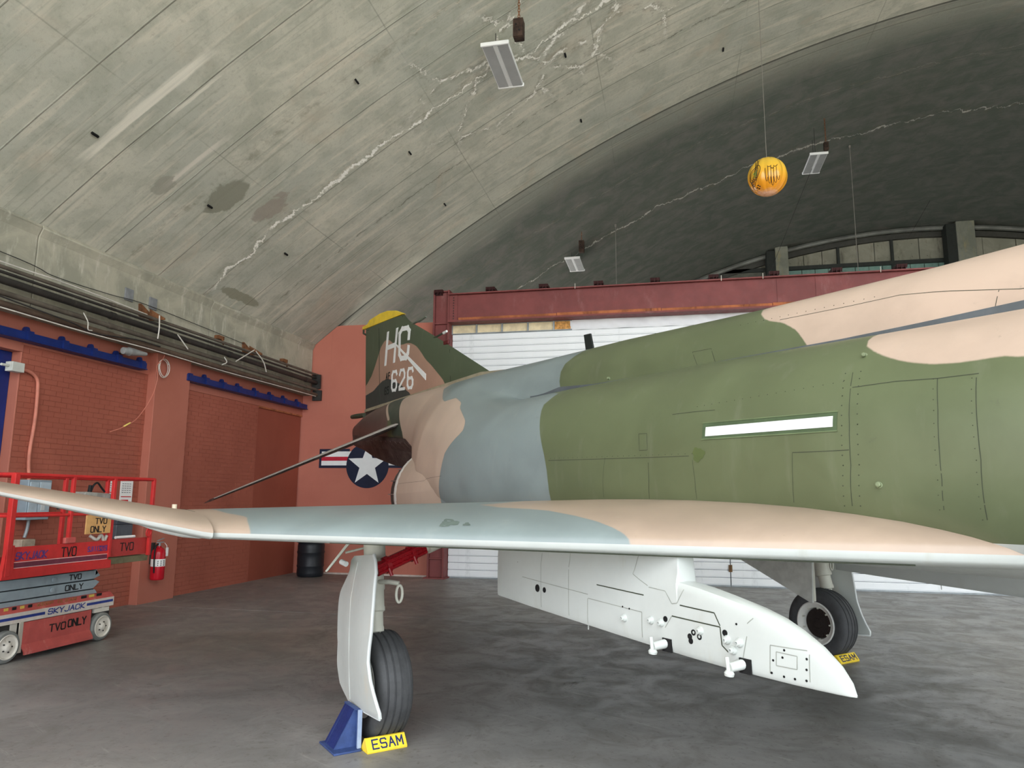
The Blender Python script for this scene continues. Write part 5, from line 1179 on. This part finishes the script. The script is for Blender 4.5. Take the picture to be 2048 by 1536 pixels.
def ltext(name, txt, y0, z0, y1, h, M, x=LX+0.002, par_=None, st=0.012, shear=0.0, slope=0.0):
    n = len(txt); w = (y1-y0)/(n+0.35*(n-1)); mb = MB()
    stroke_text(mb, txt, lambda a, b, d: (x+d, y0+a, z0+b+slope*a), h, w, 0.35*w, st, -0.001, 0.002, shear); return mb.build(name, M, par_ or SL, smooth=0, kind='stuff' if 'caution' in name else None)
# chassis
ch = MB().box((-7.66, 6.46, 0.20), (-6.94, 8.14, 0.40)).build('chassis', M_dsteel, SL)
MB().box((LX-0.02, 6.30, 0.395), (LX, 8.16, 0.505)).build('side_band', mat('dirty_white_band', lin(206, 196, 186), 0.6, 0, 0.08, 6, dirt=(*lin(190, 130, 120), 0.8)), SL, bevel=0.003)
MB().prism([(6.30, 0.505), (8.16, 0.505), (8.16, 0.56), (6.30, 0.56)], lambda a, b, d: (LX-d*0.12-(b-0.505)*1.2, a, b), 0, 1).build('deck_edge', M_lred2, SL)
MB().box((LX-0.001, 6.30, 0.435), (LX+0.0015, 7.12, 0.465)).build('blue_stripe', M_lblue, SL)
MB().box((LX-0.001, 7.72, 0.445), (LX+0.0015, 8.14, 0.475)).build('blue_stripe', M_lblue, SL)
ltext('side_lettering', 'SKYJACK', 7.16, 0.43, 7.68, 0.055, M_lblue, st=0.010, shear=0.15)
for k in range(4): MB().box((LX-0.035, 6.62+k*0.10, 0.535), (LX-0.03, 6.67+k*0.10, 0.565)).build('caution_block', M_ink if k % 2 else mat('caution_yellow', lin(206, 176, 84), 0.6), SL)
for k in range(3): MB().box((LX-0.035, 7.66+k*0.12, 0.535), (LX-0.03, 7.74+k*0.12, 0.565)).build('caution_block', M_ink if k % 2 == 0 else mat('caution_yellow', lin(206, 176, 84), 0.6), SL)
ltext('caution_lettering', 'KEEP CLEAR', 7.04, 0.527, 7.58, 0.035, mat('worn_gold_print', lin(150, 104, 60), 0.7), x=LX-0.03, st=0.007)
# skirt (tray door) flaring out at the bottom
sk = MB(); rows = [[(LX+0.004+o, y, z) for y in (6.84, 7.80)] for z, o in ((0.39, 0), (0.16, 0.0), (0.085, 0.05), (0.055, 0.055))]
rows[1][1] = (LX+0.004, 7.80, 0.16); sk.grid(rows); sk.grid([[(x-0.012, y, z) for x, y, z in r] for r in rows], flip=True)
sk.add([(LX+0.004, 6.84, .39), (LX+0.004, 7.80, .39), (LX-0.008, 7.80, .39), (LX-0.008, 6.84, .39)], [(0, 1, 2, 3)])
SKR = sk.build('tray_door', M_lred2, SL, smooth=20)
MB().box((LX-0.004, 6.80, 0.08), (LX+0.008, 6.845, 0.40)).build('door_post', mat('pale_worn_steel', lin(186, 176, 162), 0.6, 0.1, 0.1, 8), SL)
ltext('stencil_lettering', 'TVO', 7.20, 0.235, 7.42, 0.075, M_ink, x=LX+0.006, par_=SKR, st=0.013)
ltext('stencil_lettering', 'ONLY', 7.46, 0.245, 7.72, 0.078, M_ink, x=LX+0.006, par_=SKR, st=0.015)
# wheels
for x, s in ((LX+0.01, 1), (-7.58, -1)):
    for y in (6.66, 7.98):
        W_ = MB().lathe([(.10, -.055), (.15, -.06), (.165, -.045), (.168, 0), (.165, .045), (.15, .06), (.12, .062)], (x-0.05*s, y, .168), (1, 0, 0), 40).build('wheel', mat('grey_lift_tyre', lin(122, 124, 120), 0.7, 0, 0.08, 9), SL, smooth=40)
        MB().lathe([(.118, .050), (.128, .066), (.120, .070), (.108, .052), (.085, .048), (.05, .058), (.035, .075), (.02, .08), (.0005, .08)] if s > 0 else [(.118, -.050), (.128, -.066), (.108, -.052), (.03, -.07), (.0005, -.07)], (x-0.05*s, y, .168), (1, 0, 0), 32).build('hub', M_lw, W_, smooth=35)
        mb = MB()
        for k in range(5):
            a = 2*PI*k/5; mb.cyl((x-0.05*s+s*.052, y+0.055*math.cos(a), .168+0.055*math.sin(a)), (x-0.05*s+s*.068, y+0.055*math.cos(a), .168+0.055*math.sin(a)), .008, n=6)
        mb.build('wheel_nuts', M_dsteel, W_, kind='stuff')
MB().box((LX-0.07, 7.86, 0.34), (LX-0.01, 8.10, 0.39)).cyl((LX-0.04, 8.0, 0.36), (LX-0.04, 8.0, 0.43), 0.035, n=12).build('king_pin', M_lw, SL)
MB().box((LX-0.09, 6.72, 0.14), (LX-0.03, 6.80, 0.39)).build('wheel_bracket', M_lw, SL)
# scissor stack (folded)
mb0 = [(0, 0), (0.50, 0.612), (0.617, 0.727), (0.732, 0.845)]
for x0 in (LX-0.12, -7.52):
    for i, (z0, z1) in enumerate(mb0[1:]):
        e = 0.06
        P = [(6.50, z0+0.02), (6.56, z0+0.004), (7.93, z0+0.004), (8.03, (z0+z1)/2+(0.02 if i % 2 else -0.02)), (7.96, z1-0.004), (6.56, z1-0.004), (6.46, z1-0.03)]
        A_ = MB().prism(P, FY, x0-0.04, x0).build('scissor_arm', M_arm, SL, bevel=0.004)
        if x0 > -7.2:
            if i > 0: MB().lathe([(.001, 0), (.03, 0), (.034, .006), (.03, .014), (.014, .018), (.001, .018)], (x0, 7.30+0.01*i, (z0+z1)/2), (1, 0, 0), 20).build('pivot_cap', M_arm, A_, smooth=30)
            if i == 2: ltext('stencil_lettering', 'TVO', 7.545, 0.762, 7.72, 0.055, M_ink, x=x0+0.002, par_=A_, st=0.011)
            if i == 1: ltext('stencil_lettering', 'ONLY', 7.50, 0.642, 7.76, 0.058, M_ink, x=x0+0.002, par_=A_, st=0.011)
MB().box((-7.50, 6.55, 0.57), (LX-0.18, 8.0, 0.88)).build('scissor_core', mat('dark_core', lin(60, 66, 68), 0.7), SL)
MB().prism([(7.95, 0.865), (7.99, 0.80), (7.95, 0.78)], FY, LX-0.16, LX-0.12).build('arm_end', M_arm, SL)
# platform
MB().box((-7.64, 6.52, 0.88), (LX-0.01, 8.02, 0.93)).build('platform_deck', M_dsteel, SL)
MB().box((LX-0.03, 6.50, 0.865), (LX+0.01, 8.04, 0.965)).build('lower_rail', M_lred, SL, bevel=0.004)
TB = MB().box((LX-0.02, 6.58, 0.965), (LX-0.005, 8.0, 1.20)).build('toe_board', M_lred, SL)
MB().box((LX-0.006, 6.60, 0.975), (LX-0.003, 7.98, 0.982)).box((LX-0.006, 6.60, 1.035), (LX-0.003, 7.98, 1.042)).build('pale_stripe', mat('pale_pink_stripe', lin(224, 190, 186), 0.6), TB)
MB().box((LX-0.006, 6.60, 0.982), (LX-0.0035, 7.98, 1.032)).build('violet_stripe', mat('violet_stripe', lin(110, 50, 66), 0.6), TB)
ltext('maker_lettering', 'SKYJACK', 6.66, 1.065, 7.06, 0.075, M_purp, x=LX-0.004, par_=TB, st=0.012, shear=0.15)
ltext('stencil_lettering', 'TVO', 7.27, 1.055, 7.48, 0.10, M_ink, x=LX-0.004, par_=TB, st=0.013)
ltext('series_lettering', 'SJIII3219', 7.66, 1.085, 7.96, 0.055, M_purp, x=LX-0.004, par_=TB, st=0.010)
MB().box((-7.64, 6.58, 0.965), (-7.625, 8.74, 1.04)).build('toe_board', mat('dark_red_shade', lin(150, 44, 42), 0.6), SL)
XT = MB().box((LX-0.06, 8.03, 0.99), (LX-0.045, 8.72, 1.205)).build('extension_board', mat('extension_red', lin(170, 56, 52), 0.55, 0, 0.08, 5), SL)
ltext('stencil_lettering', 'TVO', 8.24, 1.055, 8.47, 0.095, M_ink, x=LX-0.044, par_=XT, st=0.013)
MB().box((-7.60, 8.02, 0.90), (LX-0.03, 8.74, 0.975)).build('extension_deck', mat('mossy_wood', lin(104, 98, 74), 0.8, 0, 0.2, 8), SL)
MB().cyl((LX-0.08, 8.18, 1.225), (LX-0.08, 8.52, 1.225), 0.018, n=10).build('paper_roll', M_paper, SL)
# guard rails
def rail(a, b, w=0.022): MB().cyl(a, b, w, n=10).build('guard_rail', M_lred, SL, smooth=40)
for X in (LX-0.01, -7.64):
    rail((X, 6.56, 1.975), (X, 8.72, 1.975)); rail((X, 6.56, 1.53), (X, 8.02, 1.53), 0.018)
    for y, z0, w in ((6.56, 0.90, 0.030), (7.35 if X > -7 else 6.60, 1.25 if X > -7 else 1.1, 0.020), (8.0, 1.0, 0.022), (8.72, 0.97, 0.022)):
        MB().box((X-w, y-w, z0), (X+w, y+w, 1.985)).build('post', M_lred, SL, bevel=0.004)
MB().prism([(6.50, 0.88), (6.64, 0.88), (6.62, 1.22), (6.53, 1.22)], FY, LX-0.03, LX+0.015).build('post_gusset', M_lred, SL)
for y in (6.56, 8.72):
    rail((LX, y, 1.975), (-7.64, y, 1.975)); rail((LX, y, 1.53), (-7.64, y, 1.53), 0.018)
MB().tube([(LX+0.02, 8.66+0.045*math.cos(a), 1.27+0.055*math.sin(a)) for a in np.linspace(0, 2*PI, 18, endpoint=False)], 0.009, 8, closed=True).build('tie_ring', M_lred, SL, smooth=50)
MB().box((LX-0.02, 7.28, 1.20), (LX+0.02, 7.44, 1.27)).build('post_foot', M_lred2, SL, bevel=0.01)
cb = MB().prism([(7.58, 1.72), (8.02, 1.60), (8.02, 1.78), (7.60, 1.80)], FY, LX-0.22, LX-0.06).build('control_box', mat('weathered_grey_box', lin(150, 148, 140), 0.6, 0, 0.2, 12), SL, bevel=0.01)
MB().tube(curve_pts([(LX-0.12, 7.74, 1.79), (LX-0.10, 7.76, 1.88), (LX-0.10, 7.82, 1.91), (LX-0.10, 7.88, 1.86), (LX-0.10, 7.95, 1.80)], 5), 0.012, 8).cyl((LX-0.12, 7.72, 1.79), (LX-0.12, 7.73, 1.88), 0.022, n=10).build('joystick', M_black, cb, smooth=50)
bd = MB().box((LX+0.012, 7.56, 1.295), (LX+0.03, 7.955, 1.52)).build('sign_board', mat('plywood_sign', lin(206, 158, 100), 0.7, 0, 0.1, 7), SL, bevel=0.003)
ltext('sign_lettering', 'TVO', 7.70, 1.415, 7.88, 0.065, M_ink, x=LX+0.031, par_=bd, st=0.011)
ltext('sign_lettering', 'ONLY', 7.635, 1.315, 7.87, 0.068, M_ink, x=LX+0.031, par_=bd, st=0.011)
MB().tube(curve_pts([(LX-0.05, 7.72, 1.27), (LX-0.02, 7.80, 1.22), (LX-0.03, 7.88, 1.27), (LX-0.03, 7.93, 1.20), (LX-0.03, 7.97, 1.26)], 6), 0.020, 8).build('bundled_bag', mat('crumpled_grey', lin(190, 184, 174), 0.6, 0, 0.15, 20), SL, smooth=50)

# ================================================================ hanging things under the vault
M_lamp = mat('fixture_white', lin(236, 238, 236), 0.4, 0, 0.02); M_lens = mat('lens_grey', lin(168, 170, 168), 0.35, 0, 0.05, 3)
def light(x0, x1, y0, y1, z, zr, lab):
    t = thing('ceiling_light', lab, 'light fixture', ((x0+x1)/2, (y0+y1)/2, z), group='hanging strip light fixtures'); w = (x1-x0)/2; l = (y1-y0)/2
    MB().box((-w, -l, 0), (w, l, 0.05)).build('housing', M_lamp, t, bevel=0.006)
    for s in (-1, 1):
        MB().box((-w-0.012, s*l-0.02, -0.015), (w+0.012, s*l+0.02, 0.055)).build('end_cap', M_lamp, t, bevel=0.012)
        MB().box((s*w*0.55-w*0.38, -l+0.02, -0.006), (s*w*0.55+w*0.38, l-0.02, 0.001)).build('lens', M_lens, t)
        MB().cyl((s*w*.2, s*l*.6, 0.05), (s*w*.2, s*l*.6, zr), 0.006, n=6).build('suspension_wire', M_dsteel, t)
    MB().box((0.010, -l, -0.008), (0.018, l, 0.0)).build('centre_rib', M_lamp, t)
light(-2.84, -2.39, 10.40, 11.64, 9.0, 0.52, 'white strip light hanging under the vault near the top middle')
light(-3.02, -2.56, 21.13, 22.38, 9.0, 0.35, 'white strip light hanging above the left end of the maroon beam')
light(3.97, 4.43, 20.1, 21.34, 11.2, 0.9, 'white strip light hanging right of the yellow balloon')
def block(x, y, z0, w, h, ztop, lab, chain=True):
    t = thing('hanging_block', lab, 'weight', (x, y, z0))
    MB().box((-w/2, -w/2, 0), (w/2, w/2, h)).box((-w*.42, -w*.42, -0.012), (w*.42, w*.42, 0.0)).build('block', mat('rusty_dark_block', lin(58, 44, 35), 0.85, 0.1, 0.5, 9, 0.4, 0.004, dirt=(*lin(22, 19, 17), 0.95)), t, bevel=0.006)
    for k in range(2): MB().cyl((0.02-0.05*k, -w/2, h*.32+k*.1), (0.02-0.05*k, -w/2-0.006, h*.32+k*.1), 0.016, n=10).build('bolt_hole', M_hole, t)
    mb = MB(); L = ztop-z0-h; n = max(2, int(L/0.05))
    for k in range(n):
        zz = h+L*(k+.5)/n; r = 0.016; c = []
        for a in np.linspace(0, 2*PI, 10, endpoint=False):
            u, v = r*math.cos(a), 0.034*math.sin(a); c.append((u if k % 2 else 0, 0 if k % 2 else u, zz+v))
        mb.tube(c, 0.006, 5, closed=True)
    mb.build('chain', M_rust, t, kind='stuff')
block(-2.11, 9.9, 8.70, 0.155, 0.30, vz(-2.11), 'rusty block on a chain under the vault, right of the nearest strip light')
block(-2.40, 20.3, 8.89, 0.155, 0.34, vz(-2.40), 'dark block on a chain beside the light above the beam end')
block(4.37, 20.0, 11.25, 0.12, 0.22, vz(4.37), 'small black block on a chain above the light beside the balloon')
# inflatable ball
bl = thing('hanging_balloon', 'yellow printed balloon hanging on a long thin cord', 'balloon', (1.905, 13.57, 7.765))
R_ = 0.358; mb = MB(); rows = []; ng = 12
for i in range(33):
    t = PI*i/32; row = []
    for k in range(97):
        a = 2*PI*k/96; g = abs(math.cos(a*ng/2)); pu = 1-0.035*(1-g**0.5)*math.sin(t) ; cr = 1+0.012*math.sin(a*24)*(abs(math.cos(t))**3)
        row.append((R_*math.sin(t)*math.cos(a)*(0.94+0.06*g)*cr, R_*math.sin(t)*math.sin(a)*(0.94+0.06*g)*cr, R_*math.cos(t)*1.02))
    rows.append(row)
mb.grid(rows, flip=True)
def balloon_mat():
    m = bpy.data.materials.new('glossy_printed_foil'); N = NT(m); v = N.coord('Object'); x, y, z = N.xyz(v)
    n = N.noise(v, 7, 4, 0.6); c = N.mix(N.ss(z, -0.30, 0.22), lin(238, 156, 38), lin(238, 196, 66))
    c = N.mix(N.ss(N.math('ABSOLUTE', N.math('ADD', z, N.math('MULTIPLY', N.math('SUBTRACT', n, 0.5), 0.12))), 0.30, 0.345, 0, 0.7), c, lin(232, 180, 150))
    st = N.math('SINE', N.math('MULTIPLY', z, 260)); c = N.mix(N.ss(st, 0.5, 1.0, 0, 0.25), c, lin(214, 120, 20))
    N.set(c, 0.22, 0.0, 0.6); N.bump(n, 0.25, 0.01); return m
bo_ = mb.build('skin', balloon_mat(), bl, smooth=50)
BB = bvh_of([bo_])
vdir = Vector((0-1.905, 0-13.57, 1.76-7.765)).normalized(); br_ = vdir.cross(Vector((0, 0, 1))).normalized()*-1; bu_ = Vector((0, 0, 1))
M_bk = mat('balloon_black_print', lin(38, 30, 16), 0.4); M_bg = mat('balloon_green_print', lin(150, 160, 60), 0.3)
hdir = vdir; hr = Vector((0.99, -0.14, 0)); hr = (hr-hdir*hr.dot(hdir)).normalized(); bu_ = hr.cross(hdir)*(-1); bu_ = bu_ if bu_.z > 0 else -bu_
def on_ball(u, v):
    """u right, v up, metres from the middle of the face turned to the hangar front"""
    p = hr*u+bu_*v+hdir*math.sqrt(max(0.0, R_*R_-u*u-v*v)); h = BB.ray_cast(p*1.6, -p.normalized())[0] or p
    return h+h.normalized()*0.003
def bprint(pts, r=0.006, M=M_bk, name='print_line'):
    q_ = []
    for a, b in zip(pts[:-1], pts[1:]):
        n = max(1, int(math.hypot(b[0]-a[0], b[1]-a[1])/0.015)); q_ += [(a[0]+(b[0]-a[0])*k/n, a[1]+(b[1]-a[1])*k/n) for k in range(n)]
    pts = q_+[pts[-1]]
    MB().tube([on_ball(u, v) for u, v in pts], r, 5).build(name, M, bl, smooth=50)
for q in range(5):   # long drooping loops
    u0 = -0.03+q*0.05; e_ = 0.045*abs(q-2); bprint([(u0-0.004, 0.19-0.01*abs(q-2)), (u0-0.006, 0.03), (u0+0.004, -0.14+e_), (u0+0.02, -0.165+e_), (u0+0.036, -0.14+e_), (u0+0.038, 0.0)], 0.0045)
bprint([(-0.05+0.03*math.cos(a)+0.09, 0.20+0.02*math.sin(a)) for a in np.linspace(PI, 2*PI, 8)]); bprint([(0.06+0.03*math.cos(a)+0.09, 0.20+0.02*math.sin(a)) for a in np.linspace(PI, 2*PI, 8)])
bprint([(0.09+0.018*math.cos(a), 0.165+0.02*math.sin(a)) for a in np.linspace(PI, 2*PI, 8)])
leaf = lambda s: [(-0.22+s*0.10*math.cos(a)*0.75+0.07*s*math.sin(a), 0.08+s*0.15*math.sin(a)) for a in np.linspace(0, 2*PI, 26)]
bprint(leaf(1.0), 0.006); bprint(leaf(0.72), 0.004)
MB().add([on_ball(*p) for p in [(-0.22, 0.08)]+leaf(0.5)], [(0, k+1, k+2) for k in range(25)]).build('leaf_print', M_bg, bl, smooth=0)
for k in range(3): bprint([(-0.30+0.06*t+0.02*k, -0.06-0.028*k+0.10*t*t-0.05*math.sin(PI*t)) for t in np.linspace(0.1, 2.1, 12)], 0.006)
MB().add([on_ball(*p) for p in [(-0.30, -0.09), (-0.27, -0.08), (-0.245, -0.21), (-0.262, -0.21)]], [(0, 1, 2, 3)]).build('dark_print', M_bk, bl, smooth=0)
for u, v in ((-0.17, -0.13), (-0.14, -0.15), (-0.18, -0.17), (-0.15, -0.19)): MB().add([on_ball(u, v)]+[on_ball(u+0.016*math.cos(a), v+0.012*math.sin(a)) for a in np.linspace(0, 2*PI, 10)], [(0, k+1, k+2) for k in range(9)]).build('dot_print', M_bk, bl, smooth=0)
MB().cyl((0, 0, 0.355), (0, 0, vz(1.905)-7.765), 0.006, n=6).build('cord', M_cable, bl)
for x, y, z0, lab in ((-1.46, 21.08, 6.2, 'thin wire hanging from the dark vault behind the left half of the beam'), (5.54, 22.31, 8.2, 'thin wire hanging from the dark vault left of the gable post')):
    w_ = MB().cyl((x, y, z0), (x, y, vz(x)-0.01), 0.010, n=6).lathe([(.001, -.08), (.03, -.07), (.035, 0), (.001, .02)], (x, y, vz(x)-0.03), (0, 0, 1), 10).build('hanging_wire', M_cable); tag(w_, lab, 'wire')
tag(MB().tube([(4.15, 20.9, 11.15), (3.1, 24.5, 8.6)], 0.006, 5).build('slack_wire', M_dsteel), 'faint dark wire slanting down left from the light beside balloon', 'wire')
tag(MB().tube([(9.7, 28.4, vz(9.7)-0.02), (9.0, 29.0, 11.6)], 0.006, 5).build('slack_wire', M_dsteel), 'faint dark wire slanting down in front of the gable boards', 'wire')
